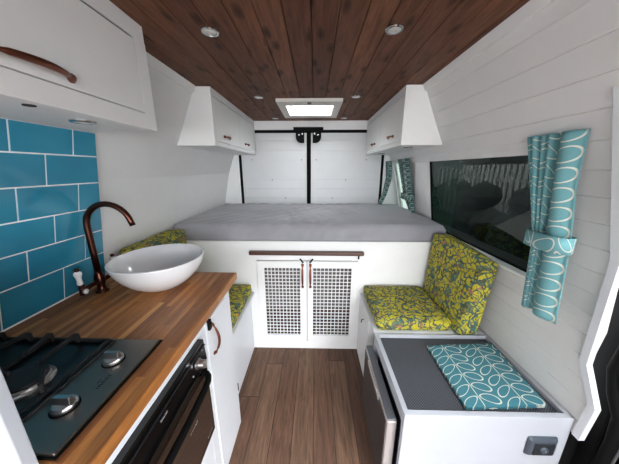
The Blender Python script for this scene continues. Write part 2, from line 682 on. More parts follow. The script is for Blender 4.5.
# ceiling: pine tongue-and-groove with real grooves, hole for the roof vent
CZ = 1.95
bm = NB()
xs = []
pw = 0.0925
x = XC - 0.71
hx0, hx1, hy0, hy1 = -0.235, 0.145, 2.05, 2.415
pts = []
k = 0
while x < XC + 0.71:
    pts += [(x - 0.0022, 0), (x, 0.006), (x + 0.0022, 0)]
    x += pw
pts += [(XC - 0.74, 0), (XC + 0.74, 0), (hx0, 0), (hx1, 0)]
pts = sorted(set(pts))
ysl = [Y0, hy0, hy1, 2.77]
vg = [[bm.verts.new((px, y, CZ + d)) for y in ysl] for px, d in pts]
for i in range(len(pts) - 1):
    for j in range(3):
        xc_ = (pts[i][0] + pts[i + 1][0]) / 2
        if j == 1 and hx0 < xc_ < hx1:
            continue
        bm.faces.new([vg[i][j], vg[i][j + 1], vg[i + 1][j + 1], vg[i + 1][j]])
# the outer roof skin over the boards, open at the rooflight
for (a, b_, c, d) in ((-1.0, hx0 - 0.02, Y0, 2.9), (hx1 + 0.02, 0.95, Y0, 2.9), (hx0 - 0.02, hx1 + 0.02, Y0, hy0 - 0.02),
                      (hx0 - 0.02, hx1 + 0.02, hy1 + 0.02, 2.9)):
    box(bm, a, b_, c, d, CZ + 0.04, CZ + 0.07)
struct('ceiling', bm, CEIL)

bm = NB()
box(bm, -1.12, 1.05, Y0 - 0.03, Y0, 0.0, 0.6)
box(bm, -1.12, 1.05, Y0 - 0.03, Y0, 1.90, 2.02)
struct('wall_front', bm, RUBBER)  # unseen bulkhead added to cut daylight on the low fronts

# coving strips
for side, nm in ((-1, 'trim_1'), (1, 'trim_2')):
    a = XC + side * 0.70
    lo = [(a, Y0, 1.95), (a + side * 0.022, Y0, 1.95), (XC + side * (half(1.915) + 0.004), Y0, 1.915), (XC + side * (half(1.915) - 0.012), Y0, 1.912)]
    hi = [(p[0], 2.77, p[2]) for p in lo]
    struct(nm, hexa(NB(), lo, hi), W_PAINT, bevel=0.002)

# rear end: header, door panels, black seals, outer jambs
bm = B(XC - 0.73, XC + 0.73, 2.765, 2.80, 1.86, 1.95)
struct('trim_3', bm, W_PAINT, bevel=0.002)
for kx, nm, a, b_ in ((0, 'door_1', -0.835, -0.093), (1, 'door_2', -0.047, 0.745)):
    bm = NB()
    z = 0.6
    while z < 1.82:                        # tongue-and-groove boards across each door
        zt = min(z + 0.105, 1.845)
        box(bm, a, b_, 2.80, 2.83, z, zt - 0.0018)
        z += 0.105
    box(bm, a, b_, 2.812, 2.835, 0.6, 1.845)
    dr = struct(nm, bm, W_DOOR)
    bm = NB()
    for (sx, sz) in ((0.06, 1.55), (0.62, 1.55), (0.4, 1.33), (0.25, 1.12), (0.62, 1.78)):
        px = a + sx if kx else b_ - sx
        lathe(bm, [(0.006, -0.0025), (0.006, 0.001)], (px, 2.80, sz), 10, 'Y')
    sc = obj('screw_cap', bm, GREYPL, dr)
bm = NB()
box(bm, -0.86, -0.832, 2.785, 2.81, 0.6, 1.86)
struct('trim_4', bm, RUBBER, bevel=0.004)
struct('trim_5', B(-0.093, -0.047, 2.778, 2.81, 0.6, 1.86), RUBBER, bevel=0.006)
struct('trim_6', B(0.742, 0.768, 2.785, 2.81, 0.6, 1.86), RUBBER, bevel=0.004)
struct('trim_7', B(-0.86, 0.768, 2.775, 2.81, 1.832, 1.868), RUBBER, bevel=0.006)
bm = B(-1.12, -0.86, 2.79, 2.83, 0.6, 1.95)
for zz in (1.1, 1.28, 1.5):
    lathe(bm, [(0.006, -0.002), (0.006, 0.001)], (-0.915, 2.79, zz), 10, 'Y', )
struct('trim_8', bm, W_PAINT)
bm = B(0.768, 1.05, 2.79, 2.83, 0.6, 1.95)
struct('trim_9', bm, W_PAINT)
bm = B(-1.12, 1.06, 2.83, 2.86, 0.0, 2.02)
struct('wall_back', bm, RUBBER)

# door lock bracket: bar with two rounded lobes
th = thing('door_lock_bracket', 'black metal lock bracket with two rounded lobes above the centre of the rear doors', 'door lock', (-0.073, 2.76, 1.80))
obj('bracket_bar', B(-0.235, 0.088, 2.745, 2.774, 1.848, 1.885), BLACK, th, bevel=0.005)
for s in (-1, 1):
    cx_ = -0.073 + s * 0.066
    prof = []
    for i in range(13):
        t = -PI / 2 + i * PI / 2 / 12
        prof.append((cx_ + s * 0.06 * math.cos(t) + s * 0.012, 1.79 + 0.066 * math.sin(t)))
    poly = [(cx_ - s * 0.02, 1.724)] + prof + [(cx_ + s * 0.072, 1.85), (cx_ - s * 0.02, 1.85)]
    bm = NB()
    hexa(bm, [(p[0], 2.745, p[1]) for p in poly], [(p[0], 2.77, p[1]) for p in poly])
    lb = obj('lobe', bm, BLACK, th, bevel=0.003)
    bm = NB()
    for dx, dz in ((0.0, 1.815), (0.036, 1.805)):
        lathe(bm, [(0.009, -0.004), (0.011, 0.001)], (cx_ + s * dx, 2.745, dz), 12, 'Y')
    obj('bolt', bm, CHROME, lb)

# ------------------------------------------------------------------ roof vent
rv = NB()
for (a, b_, c, d) in ((-0.292, -0.235, 1.93, 2.515), (0.145, 0.202, 1.93, 2.515), (-0.235, 0.145, 1.93, 2.05), (-0.235, 0.145, 2.415, 2.515)):
    box(rv, a, b_, c, d, 1.928, 1.95)
wv = struct('window_3', rv, FRAMEGR)
bm = NB()
for (a, b_, c, d) in ((-0.24, -0.232, 2.045, 2.42), (0.142, 0.150, 2.045, 2.42), (-0.232, 0.142, 2.045, 2.053), (-0.232, 0.142, 2.412, 2.42)):
    box(bm, a, b_, c, d, 1.93, 2.06)
obj('vent_liner', bm, FRAMEGR, wv)
bm = B(-0.245, 0.155, 2.035, 2.43, 2.06, 2.075)
obj('frosted_dome', bm, FROST, wv, bevel=0.004)
obj('catch', B(-0.06, -0.03, 1.945, 1.965, 1.918, 1.928), GREYPL, wv, bevel=0.002)

# ------------------------------------------------------------------ main window
wf = NB()
ya, yb, za, zb = WIN
G = 0.055
gx = lambda z: wx(z) + G
def quadslab(bm, p, t):
    """p: four points, t: thickness vector"""
    t = Vector(t)
    hexa(bm, p, [tuple(Vector(q) + t) for q in p])
YW = {za: 2.32, zb: 2.10}      # far jamb follows the slope of the wall
YG = {za: 2.07, zb: 1.955}
quadslab(wf, [(wx(za) - 0.010, ya - 0.02, za), (gx(za), ya - 0.02, za - 0.008), (gx(za), yb, za - 0.008), (wx(za) - 0.010, yb, za)], (0, 0, -0.014))
quadslab(wf, [(wx(zb) - 0.010, ya - 0.02, zb), (gx(zb), ya - 0.02, zb - 0.01), (gx(zb), yb, zb - 0.01), (wx(zb) - 0.010, yb, zb)], (0, 0, 0.018))
quadslab(wf, [(wx(zb) - 0.010, ya - 0.02, zb - 0.022), (wx(zb) - 0.010, yb, zb - 0.022), (wx(zb) + 0.004, yb, zb - 0.022), (wx(zb) + 0.004, ya - 0.02, zb - 0.022)], (0, 0, 0.05))
quadslab(wf, [(wx(za) - 0.008, YW[za], za), (gx(za), YG[za], za), (gx(zb), YG[zb], zb), (wx(zb) - 0.008, YW[zb], zb)], (0, 0.02, 0))
quadslab(wf, [(wx(za) - 0.001, YW[za] - 0.012, za), (wx(za) - 0.001, 2.35, za), (wx(zb) - 0.001, 2.35, zb), (wx(zb) - 0.001, YW[zb] - 0.012, zb)], (0.008, 0, 0))
quadslab(wf, [(wx(za) - 0.01, ya, za), (gx(za), ya, za), (gx(zb), ya, zb), (wx(zb) - 0.01, ya, zb)], (0, -0.02, 0))
w1 = struct('window_1', wf, W_PAINT, bevel=0.002)
bm = NB()
quadslab(bm, [(gx(za) - 0.006, ya, za - 0.005), (gx(za) - 0.006, yb, za - 0.005), (gx(zb) - 0.006, yb, zb), (gx(zb) - 0.006, ya, zb)], (0.005, 0, 0))
obj('pane', bm, TINT, w1)
bm = NB()
for p, q in (((ya, za), (YG[za], za)), ((YG[za], za), (YG[zb], zb)), ((YG[zb], zb - .012), (ya, zb - .012))):
    tube(bm, [(gx(p[1]) - 0.008, p[0], p[1]), (gx(q[1]) - 0.008, q[0], q[1])], 0.006, 6)
obj('gasket', bm, RUBBER, w1)

# rear side window
wf = NB()
ya, yb, za, zb = RWIN
for z in (za, zb):
    quadslab(wf, [(wx(z) - 0.008, ya - 0.015, z), (gx(z), ya - 0.015, z), (gx(z), yb + 0.015, z), (wx(z) - 0.008, yb + 0.015, z)], (0, 0, 0.012 if z == zb else -0.012))
for y, d in ((ya, -0.015), (yb, 0.015)):
    quadslab(wf, [(wx(za) - 0.008, y, za), (gx(za), y, za), (gx(zb), y, zb), (wx(zb) - 0.008, y, zb)], (0, d, 0))
w2 = struct('window_2', wf, W_PAINT, bevel=0.002)
bm = NB()
quadslab(bm, [(gx(za) - 0.02, ya, za), (gx(za) - 0.02, yb, za), (gx(zb) - 0.02, yb, zb), (gx(zb) - 0.02, ya, zb)], (0.006, 0, 0))
obj('frosted_pane', bm, FROST2, w2)

# ------------------------------------------------------------------ right door opening: trim, seal, pillar
bm = NB()
for (z_a, y_a), (z_b, y_b) in zip(EDGE[2:], EDGE[3:]):
    xa, xb = wx(z_a) - 0.007, wx(z_b) - 0.007
    hexa(bm, [(xa, y_a - 0.003, z_a), (xa, y_a + 0.022, z_a), (xa + 0.022, y_a + 0.022, z_a), (xa + 0.022, y_a - 0.003, z_a)],
         [(xb, y_b - 0.003, z_b), (xb, y_b + 0.022, z_b), (xb + 0.022, y_b + 0.022, z_b), (xb + 0.022, y_b - 0.003, z_b)])
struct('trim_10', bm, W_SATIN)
sl = thing('door_seal', 'thick black rubber seal running down the edge of the side door opening', 'door seal', (1.05, 0.70, 0.0))
pts = [(1.0, 0.680, 1.66), (1.025, 0.682, 1.3), (1.05, 0.684, 1.1), (1.062, 0.70, 0.9), (1.065, 0.715, 0.76), (1.06, 0.69, 0.68), (1.06, 0.655, 0.61),
       (1.06, 0.65, 0.5), (1.06, 0.66, 0.3), (1.06, 0.67, 0.0)]
obj('bulb', tube(NB(), pts, 0.018, 10), RUBBER, sl, smooth=True)
obj('lip', tube(NB(), [(p[0] + 0.035, p[1] - 0.022, p[2]) for p in pts], 0.012, 8), BLACK, sl, smooth=True)
pl = thing('door_pillar', 'dark painted body pillar beyond the rubber door seal on the right', 'van pillar', (1.1, 0.7, 0.0))
obj('pillar_skin', B(1.055, 1.2, 0.672, 0.78, 0.0, 1.70), BLACK, pl, bevel=0.01)
obj('pillar_foot', B(1.0, 1.07, 0.725, 0.80, 0.0, 0.46), RUBBER, pl, bevel=0.006)
bm = tube(NB(), [(1.115, 0.668, 0.50), (1.115, 0.665, 0.36), (1.11, 0.66, 0.10)], 0.010, 8)
obj('pale_strip', bm, GREYSTRIP, pl, smooth=True)
dd = thing('sliding_door', 'dark sliding door at the far right, extended out of view to block daylight', 'van door', (1.3, 0.7, 0.0))
obj('door_skin', B(1.22, 1.27, -0.8, 0.74, 0.0, 1.72), BLACK, dd, bevel=0.01)
obj('door_liner_light_block', B(1.13, 1.225, -0.8, 0.62, 0.0, 1.70), RUBBER, dd, bevel=0.02)  # skin and liner run on unseen, added length blocks daylight from the opening
obj('armrest', B(1.10, 1.14, 0.40, 0.60, 0.70, 0.76), GREYPL2, dd, bevel=0.01)
obj('grab_bar', tube(NB(), [(1.13, 0.50, 0.62), (1.105, 0.54, 0.50), (1.13, 0.59, 0.40)], 0.012, 8), GREYPL, dd, smooth=True)

# ------------------------------------------------------------------ left kitchen: tiled splashback
bm = NB()
RZ = [1.594, 1.50, 1.392, 1.281, 1.171, 1.056, 0.9125]
SEAMS = [(0.94, 0.743, 0.54), (0.841, 0.64, 0.44), (0.958, 0.749, 0.545), (0.861, 0.66, 0.455), (0.984, 0.765, 0.56), (0.887, 0.677, 0.47)]


def tx(z):
    # the tiled board stands flatter than the curved van side behind it
    return -1.065 + (z - 0.915) * 0.2321


def te(z):
    return 1.09 - 0.085 * (z - 0.92)


for k in range(6):
    z0_, z1_ = RZ[k + 1] + 0.0025, RZ[k] - 0.0025
    ss = list(SEAMS[k]) + [0.312]
    for q in range(len(ss)):
        yl = ss[q] + (0.0025 if q < len(ss) - 1 else 0)
        if q == 0:
            yr0, yr1 = te(z0_), te(z1_)
        else:
            yr0 = yr1 = ss[q - 1] - 0.0025
        hexa(bm, [(tx(z0_) - 0.008, yl, z0_), (tx(z0_) - 0.008, yr0, z0_), (tx(z1_) - 0.008, yr1, z1_), (tx(z1_) - 0.008, yl, z1_)],
             [(tx(z0_), yl, z0_), (tx(z0_), yr0, z0_), (tx(z1_), yr1, z1_), (tx(z1_), yl, z1_)], 0)
for a, b_ in ((RZ[-1], 1.2), (1.2, 1.4), (1.4, 1.594)):
    hexa(bm, [(wx(a, -1) + 0.001, 0.312, a), (wx(a, -1) + 0.001, te(a), a), (wx(b_, -1) + 0.001, te(b_), b_), (wx(b_, -1) + 0.001, 0.312, b_)],
         [(tx(a) - 0.0015, 0.312, a), (tx(a) - 0.0015, te(a), a), (tx(b_) - 0.0015, te(b_), b_), (tx(b_) - 0.0015, 0.312, b_)], 1)
hexa(bm, [(tx(0.912) - 0.01, 0.312, 0.9108), (tx(0.912) - 0.01, 1.09, 0.9108), (tx(0.912) + 0.004, 1.09, 0.9108), (tx(0.912) + 0.004, 0.312, 0.9108)],
     [(tx(0.917) - 0.01, 0.312, 0.9165), (tx(0.917) - 0.01, 1.09, 0.9165), (tx(0.917) + 0.001, 1.09, 0.9165), (tx(0.917) + 0.001, 0.312, 0.9165)], 1)
o = obj('tiled_splashback', bm, [TILE, GROUT], bevel=0.001)
tag(o, 'glossy teal brick-laid tile splashback with white grout behind the tap', 'splashback')

# worktop
bm = B(-1.09, -0.42, 0.31, 1.18, 0.872, 0.91)
# keep staves brighter edges: real rounded nose
o = obj('worktop', bm, WORKTOP, bevel=0.004, seg=3)
tag(o, 'oiled striped wooden worktop carrying the white basin and the gas hob', 'worktop')

# base cabinet
kc = thing('kitchen_cabinet', 'white painted kitchen base cabinet under the wooden worktop', 'cabinet', (-0.75, 0.7, 0.0))
bm = NB()
box(bm, -1.09, -0.45, 1.045, 1.065, 0.0, 0.8715)
box(bm, -1.09, -0.45, 0.31, 0.33, 0.0, 0.8715)
box(bm, -1.09, -1.07, 0.33, 1.045, 0.0, 0.8715)
box(bm, -1.07, -0.45, 0.33, 1.045, 0.0, 0.02)
box(bm, -1.07, -0.45, 0.745, 0.76, 0.02, 0.8715)
obj('carcass', bm, W_PAINT, kc)
bm = NB()
box(bm, -0.45, -0.43, 0.31, 0.745, 0.842, 0.8715)
box(bm, -0.45, -0.43, 0.745, 0.80, 0.0, 0.8715)
box(bm, -0.45, -0.43, 1.008, 1.070, 0.0, 0.8715)
box(bm, -0.45, -0.43, 0.80, 1.008, 0.862, 0.872)
box(bm, -0.45, -0.43, 0.80, 1.008, 0.0, 0.075)
box(bm, -0.45, -0.43, 0.31, 0.745, 0.0, 0.395)
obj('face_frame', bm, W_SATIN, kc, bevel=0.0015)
obj('painted_shadow_gap', B(-0.452, -0.4485, 0.798, 1.010, 0.072, 0.864), W_GAP, kc)
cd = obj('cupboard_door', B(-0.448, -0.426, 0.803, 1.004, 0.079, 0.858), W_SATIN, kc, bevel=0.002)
bow_handle(cd, (-0.426, 0.842, 0.835), (-0.426, 0.842, 0.69), (1, 0, 0), 0.026, 0.0045)
bm = NB()
box(bm, -0.428, -0.416, 0.812, 0.832, 0.822, 0.866)
lathe(bm, [(0.006, 0), (0.005, 0.008)], (-0.42, 0.823, 0.850), 10, 'X')
obj('latch', bm, BLACK, cd, bevel=0.002)

# oven
ov = thing('oven', 'black built-in gas oven under the hob with a curved bar handle', 'oven', (-0.7, 0.53, 0.40))
obj('housing', B(-0.98, -0.435, 0.337, 0.735, 0.405, 0.835), ENAMEL, ov)
bm = NB()
hexa(bm, [(-0.432, 0.33, 0.755), (-0.432, 0.742, 0.755), (-0.432, 0.742, 0.842), (-0.432, 0.33, 0.842)],
     [(-0.404, 0.33, 0.755), (-0.404, 0.742, 0.755), (-0.410, 0.742, 0.842), (-0.410, 0.33, 0.842)])
cp = obj('control_panel', bm, ENAMEL, ov, bevel=0.003)
obj('trim_line', B(-0.4065, -0.4035, 0.335, 0.738, 0.821, 0.8235), GREYPL2, cp)
kn = NB()
lathe(kn, [(0.019, 0.0), (0.019, 0.006), (0.0155, 0.009), (0.014, 0.026), (0.010, 0.028)], (-0.404, 0.672, 0.797), 20, 'X')
box(kn, -0.38, -0.372, 0.669, 0.675, 0.783, 0.811)
obj('knob', kn, STEEL_B, cp, smooth=False)
bm = NB()
for yy, zz in ((0.712, 0.818), (0.64, 0.815), (0.705, 0.778), (0.64, 0.775)):
    obj('dial_mark', lathe(NB(), [(0.0035, 0), (0.003, 0.002)], (-0.405, yy, zz), 8, 'X'), HEMP, cp)
# small pale wordmark-like strokes on the panel
bm = NB()
for i in range(7):
    y = 0.500 - i * 0.0045
    box(bm, -0.4062, -0.4052, y, y + 0.003, 0.797, 0.802)
    if i % 2 == 0:
        box(bm, -0.4062, -0.4052, y, y + 0.001, 0.797, 0.8045)
obj('lettering', bm, HEMP, cp)
od = NB()
box(od, -0.434, -0.406, 0.333, 0.738, 0.415, 0.748)
od = obj('oven_door', od, ENAMEL, ov, bevel=0.004)
obj('glass', B(-0.407, -0.404, 0.345, 0.725, 0.44, 0.715), plain('brown_tinted_oven_glass', srgb(52, 40, 34), 0.12, coat=0.4), od, bevel=0.001)
bm = NB()
pts = [(-0.405, 0.702, 0.728), (-0.392, 0.700, 0.727), (-0.382, 0.692, 0.724), (-0.376, 0.675, 0.72), (-0.374, 0.64, 0.718), (-0.373, 0.53, 0.716),
       (-0.374, 0.42, 0.718), (-0.376, 0.38, 0.72), (-0.382, 0.362, 0.724), (-0.392, 0.352, 0.727), (-0.405, 0.350, 0.728)]
tube(bm, pts, 0.011, 12)
obj('handle', bm, BLACK, od, smooth=True)
bm = NB()       # faint script strokes on the glass
def script(bm, yc, zc, s, plane='x', amp=0.008):
    pts = []
    for i in range(36):
        t = i / 35
        pts.append((-0.4035, yc - (t - 0.5) * s, zc + amp * math.sin(t * 26) * (0.5 + 0.5 * math.cos(t * 5)) + t * 0.004))
    tube(bm, pts, 0.0006, 4)
script(bm, 0.60, 0.60, 0.05, amp=0.005)
obj('lettering', bm, HEMP, od)
obj('corner_badge', B(-0.405, -0.403, 0.672, 0.712, 0.448, 0.453), STEEL_B, od)

# hob
hb = thing('gas_hob', 'dark stainless steel gas hob let into the worktop at left', 'hob', (-0.77, 0.48, 0.91))
bm = B(-1.045, -0.498, 0.322, 0.642, 0.9105, 0.919)
plate = obj('hob_plate', bm, STEEL, hb, bevel=0.003)
obj('hob_dark_flange', B(-1.050, -0.492, 0.317, 0.648, 0.9103, 0.9135), BLACK, plate, bevel=0.001)  # thin dark band under the plate, slightly wider than it
bm = NB()
# recessed well drawn as a raised rim bead round a dark pan
frx = [(-0.632, 0.335), (-0.632, 0.628), (-1.03, 0.628), (-1.03, 0.335)]
for i in range(4):
    p, q = frx[i], frx[(i + 1) % 4]
    tube(bm, [(p[0], p[1], 0.921), (q[0], q[1], 0.921)], 0.0045, 8)
obj('rim_bead', bm, IRON, plate, smooth=True)
WELL = plain('dark_steel_well', srgb(84, 84, 84), 0.3, 1.0)
obj('well', B(-1.026, -0.636, 0.339, 0.624, 0.9185, 0.9205), WELL, plate)
for i, (bx, by, br) in enumerate(((-0.735, 0.470, 0.058), (-0.93, 0.49, 0.042))):
    bm = lathe(NB(), [(br, 0), (br, 0.005), (br * 0.9, 0.008), (br * 0.86, 0.014), (br * 0.82, 0.015), (0, 0.015)], (bx, by, 0.9205), 32)
    bo = obj('burner', bm, STEEL_B, hb, smooth=False, bevel=0.001)
    bm = lathe(NB(), [(br * 0.80, 0.0), (br * 0.83, 0.003), (br * 0.80, 0.008), (br * 0.5, 0.0095), (0, 0.0095)], (bx, by, 0.9355), 32)
    obj('burner_cap', bm, IRON, bo, bevel=0.001)
    # pan support: outer bar and hooked fingers
    ps = NB()
    y_f, y_n = 0.622, 0.342
    xr, xl = (-0.645, -0.835) if i == 0 else (-0.84, -1.02)
    fr_ = [(xr, y_n), (xr, y_f), (xl, y_f), (xl, y_n)]
    for a in range(4):
        p, q = fr_[a], fr_[(a + 1) % 4]
        d = Vector((q[0] - p[0], q[1] - p[1], 0)).normalized() * 0.004
        nn = Vector((-d.y, d.x, 0))
        hexa(ps, [tuple(Vector((p[0], p[1], 0.925)) - nn), tuple(Vector((p[0], p[1], 0.925)) + nn), tuple(Vector((p[0], p[1], 0.934)) + nn), tuple(Vector((p[0], p[1], 0.934)) - nn)],
             [tuple(Vector((q[0], q[1], 0.925)) - nn), tuple(Vector((q[0], q[1], 0.925)) + nn), tuple(Vector((q[0], q[1], 0.934)) + nn), tuple(Vector((q[0], q[1], 0.934)) - nn)])
    for cx_, cy_ in fr_:
        box(ps, cx_ - 0.005, cx_ + 0.005, cy_ - 0.005, cy_ + 0.005, 0.9205, 0.930)
    fing = [((xr, by), (bx + 0.03, by)), ((xl, by), (bx - 0.03, by)), ((bx + 0.045, y_f), (bx + 0.02, by + 0.045)), ((bx - 0.045, y_f), (bx - 0.02, by + 0.045)),
            ((bx, y_n), (bx, by - 0.035))]
    if i == 0:
        fing = [((xr, by - 0.035), (bx + 0.04, by + 0.015)), ((xl, by), (bx - 0.03, by)), ((-0.735, y_f), (-0.735, by + 0.04)), ((-0.82, y_f), (-0.80, by + 0.06)), ((bx, y_n), (bx, by - 0.035))]
    for p, q in fing:
        d = Vector((q[0] - p[0], q[1] - p[1], 0)).normalized()
        nn = Vector((-d.y, d.x, 0)) * 0.0042
        P0 = Vector((p[0], p[1], 0))
        Q0 = Vector((q[0], q[1], 0))
        # finger outline in its own plane: rises, then runs level, sloped tip
        L_ = (Q0 - P0).length
        prof = [(0, 0.926), (0.003, 0.957), (0.012, 0.962), (L_ - 0.004, 0.957), (L_, 0.947), (0.018, 0.948), (0.012, 0.926)]
        hexa(ps, [tuple(P0 + d * s_ + Vector((0, 0, z_)) - nn) for s_, z_ in prof], [tuple(P0 + d * s_ + Vector((0, 0, z_)) + nn) for s_, z_ in prof])
    obj('pan_support', ps, IRON, hb, bevel=0.001)
for ky in (0.415, 0.552):
    kx = -0.573
    bm = lathe(NB(), [(0.0245, 0), (0.0245, 0.006), (0.022, 0.010), (0.0205, 0.012), (0, 0.012)], (kx, ky, 0.921), 28)
    kb = obj('control_knob', bm, STEEL_B, hb, bevel=0.001)
    bm = NB()
    hexa(bm, [(kx - 0.022, ky - 0.008, 0.931), (kx + 0.022, ky - 0.008, 0.931), (kx + 0.022, ky + 0.008, 0.931), (kx - 0.022, ky + 0.008, 0.931)],
         [(kx - 0.020, ky - 0.005, 0.950), (kx + 0.020, ky - 0.005, 0.950), (kx + 0.020, ky + 0.005, 0.950), (kx - 0.020, ky + 0.005, 0.950)])
    obj('grip', bm, STEEL_B, kb, bevel=0.0015)
    lathe_b = lathe(NB(), [(0.0275, 0), (0.0275, 0.002)], (kx, ky, 0.919), 28)
    obj('collar', lathe_b, BLACK, kb)
bm = NB()
for i in range(8):          # faint maker's lettering and burner mark on the plate
    y = 0.463 + i * 0.0055
    box(bm, -0.546, -0.537, y, y + 0.0012, 0.919, 0.9194)
    if i % 2:
        box(bm, -0.546, -0.5445, y, y + 0.004, 0.919, 0.9194)
box(bm, -0.555, -0.5535, 0.478, 0.49, 0.919, 0.9194)
obj('lettering', bm, BLACK, plate)

# white tall panel at the near end of the worktop
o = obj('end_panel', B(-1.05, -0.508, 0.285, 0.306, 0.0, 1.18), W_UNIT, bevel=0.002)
tag(o, 'plain white upright panel closing the near end of the worktop', 'panel')

# basin
bs = thing('basin', 'round white ceramic countertop basin on the wooden worktop', 'basin', (-0.728, 1.03, 0.91))
R = 0.195
bm = NB()
prof = [(0.075, 0.0), (0.082, 0.003), (0.105, 0.016), (0.14, 0.044), (0.17, 0.08), (0.187, 0.112), (R, 0.140), (R + 0.001, 0.144), (R - 0.003, 0.147),
        (R - 0.009, 0.144), (0.180, 0.118), (0.162, 0.085), (0.132, 0.052), (0.09, 0.028), (0.045, 0.018), (0, 0.016)]
lathe(bm, prof, (-0.728, 1.03, 0.9105), 64)
obj('bowl', bm, CERAMIC, bs, smooth=True)
obj('waste', lathe(NB(), [(0.03, 0), (0.03, 0.003), (0.024, 0.006), (0, 0.006)], (-0.728, 1.03, 0.927), 24), CHROME, bs, smooth=False)

# mixer tap
tp = thing('mixer_tap', 'swan-neck bronze mixer tap with two white ceramic levers behind the basin', 'tap', (-0.968, 0.963, 0.91))
tx0, ty0 = -0.968, 0.963
bm = NB()
lathe(bm, [(0.026, 0), (0.026, 0.006), (0.018, 0.012), (0.015, 0.03), (0.019, 0.045), (0.021, 0.06), (0.019, 0.075), (0.014, 0.088), (0.0135, 0.10)],
      (tx0, ty0, 0.9105), 24)
obj('body', bm, BRONZE, tp, smooth=True)
bm = NB()
pts = [(tx0, ty0, 1.0), (tx0, ty0, 1.10), (tx0, ty0, 1.2)]
RR = 0.094
for i in range(1, 19):
    t = PI - i * (PI * 0.93) / 18
    pts.append((tx0 + RR + RR * math.cos(t), ty0 + 0.01 * i / 18, 1.215 + RR * math.sin(t)))
e = Vector(pts[-1])
d = (Vector(pts[-1]) - Vector(pts[-2])).normalized()
pts.append(tuple(e + d * 0.02))
tube(bm, pts, [0.0125] * 3 + [0.0123 - 0.0008 * i / 19 for i in range(19)], 16)
obj('spout', bm, BRONZE, tp, smooth=True)
for s in (-1, 1):
    bm = NB()
    tube(bm, [(tx0, ty0, 0.962), (tx0, ty0 + s * 0.045, 0.962), (tx0, ty0 + s * 0.085, 0.955)], [0.012, 0.009, 0.012], 12)
    tube(bm, [(tx0, ty0 + s * 0.085, 0.940), (tx0, ty0 + s * 0.085, 0.985)], [0.013, 0.010], 12)
    am = obj('valve_arm', bm, BRONZE, tp, smooth=True)
    bm = lathe(NB(), [(0.007, 0), (0.011, 0.006), (0.0085, 0.02), (0.010, 0.034), (0.0145, 0.048), (0.013, 0.056), (0.007, 0.06)], (tx0, ty0 + s * 0.088, 0.985), 16)
    obj('ceramic_lever', bm, CERAMIC, am, smooth=True)
    bm = lathe(NB(), [(0.006, 0), (0.009, 0.004), (0.008, 0.010), (0.003, 0.014)], (tx0, ty0 + s * 0.088, 1.045), 14)
    obj('lever_cap', bm, BRONZE, am, smooth=True)
    if s < 0:
        obj('end_cap', lathe(NB(), [(0.010, 0), (0.011, 0.008), (0.006, 0.011)], (tx0 + 0.008, ty0 - 0.085, 0.955), 12, 'X'), CERAMIC, am, smooth=True)

# ------------------------------------------------------------------ overhead kitchen cabinet
oc = thing('overhead_cabinet', 'large white overhead cabinet above the tiled splashback', 'cabinet', (-0.8, 0.4, 1.6))
FX, YE = -0.63, 1.01
bm = NB()
zlo, zhi = 1.595, 1.948
hexa(bm, [(FX - 0.02, -0.4, zlo), (FX - 0.02, YE, zlo), (FX - 0.02, YE, zhi), (FX - 0.02, -0.4, zhi)],
     [(wx(zlo, -1) + 0.0, -0.4, zlo), (wx(zlo, -1), YE, zlo), (wx(zhi, -1) - 0.0, YE, zhi), (wx(zhi, -1), -0.4, zhi)])
obj('carcass', bm, W_PAINT, oc)
bm = NB()
dy1, dz0, dz1 = 0.955, 1.648, 1.892
box(bm, FX - 0.02, FX, -0.4, YE, zlo, dz0)
box(bm, FX - 0.02, FX, -0.4, YE, dz1, zhi)
box(bm, FX - 0.02, FX, dy1, YE, dz0, dz1)
box(bm, FX - 0.02, FX, -0.4, 0.03, dz0, dz1)
obj('face_frame', bm, W_PAINT, oc, bevel=0.0015)
obj('painted_shadow_gap', B(FX - 0.022, FX - 0.018, 0.03, dy1, dz0, dz1), W_GAP, oc)
dr = obj('lift_door', B(FX - 0.0175, FX + 0.001, 0.036, dy1 - 0.004, dz0 + 0.0035, dz1 - 0.007), W_PAINT, oc, bevel=0.002)
bow_handle(dr, (FX + 0.001, 0.50, 1.675), (FX + 0.001, 0.678, 1.675), (1, 0, 0), 0.03, 0.0065)
obj('finger_hole', lathe(NB(), [(0.012, 0), (0.012, 0.003)], (-0.67, 0.60, 1.5925), 16), W_GAP, oc)

# spotlight, one kind copied
SPOT = []
def spot(loc, label, group, first=[None], r=0.033):
    if first[0] is None:
        t = thing('spotlight', label, 'light', loc, group)
        x, y, z = loc
        bm = lathe(NB(), [(r, 0), (r, -0.003), (r * 0.93, -0.006), (r * 0.74, -0.006), (r * 0.70, -0.001), (r * 0.70, 0)], (x, y, z), 28)
        obj('bezel', bm, CHROME, t, smooth=False)
        bm = lathe(NB(), [(r * 0.72, -0.001), (r * 0.70, -0.005), (r * 0.3, -0.007), (0, -0.0072)], (x, y, z), 24)
        obj('lens', bm, LENS, t, smooth=True)
        first[0] = t
        return t
    src = first[0]
    t = src.copy()
    COL.objects.link(t)
    t.location = loc
    t['label'] = label
    t['group'] = group
    for ch in list(src.children):
        c = ch.copy()
        COL.objects.link(c)
        c.parent = t
    return t

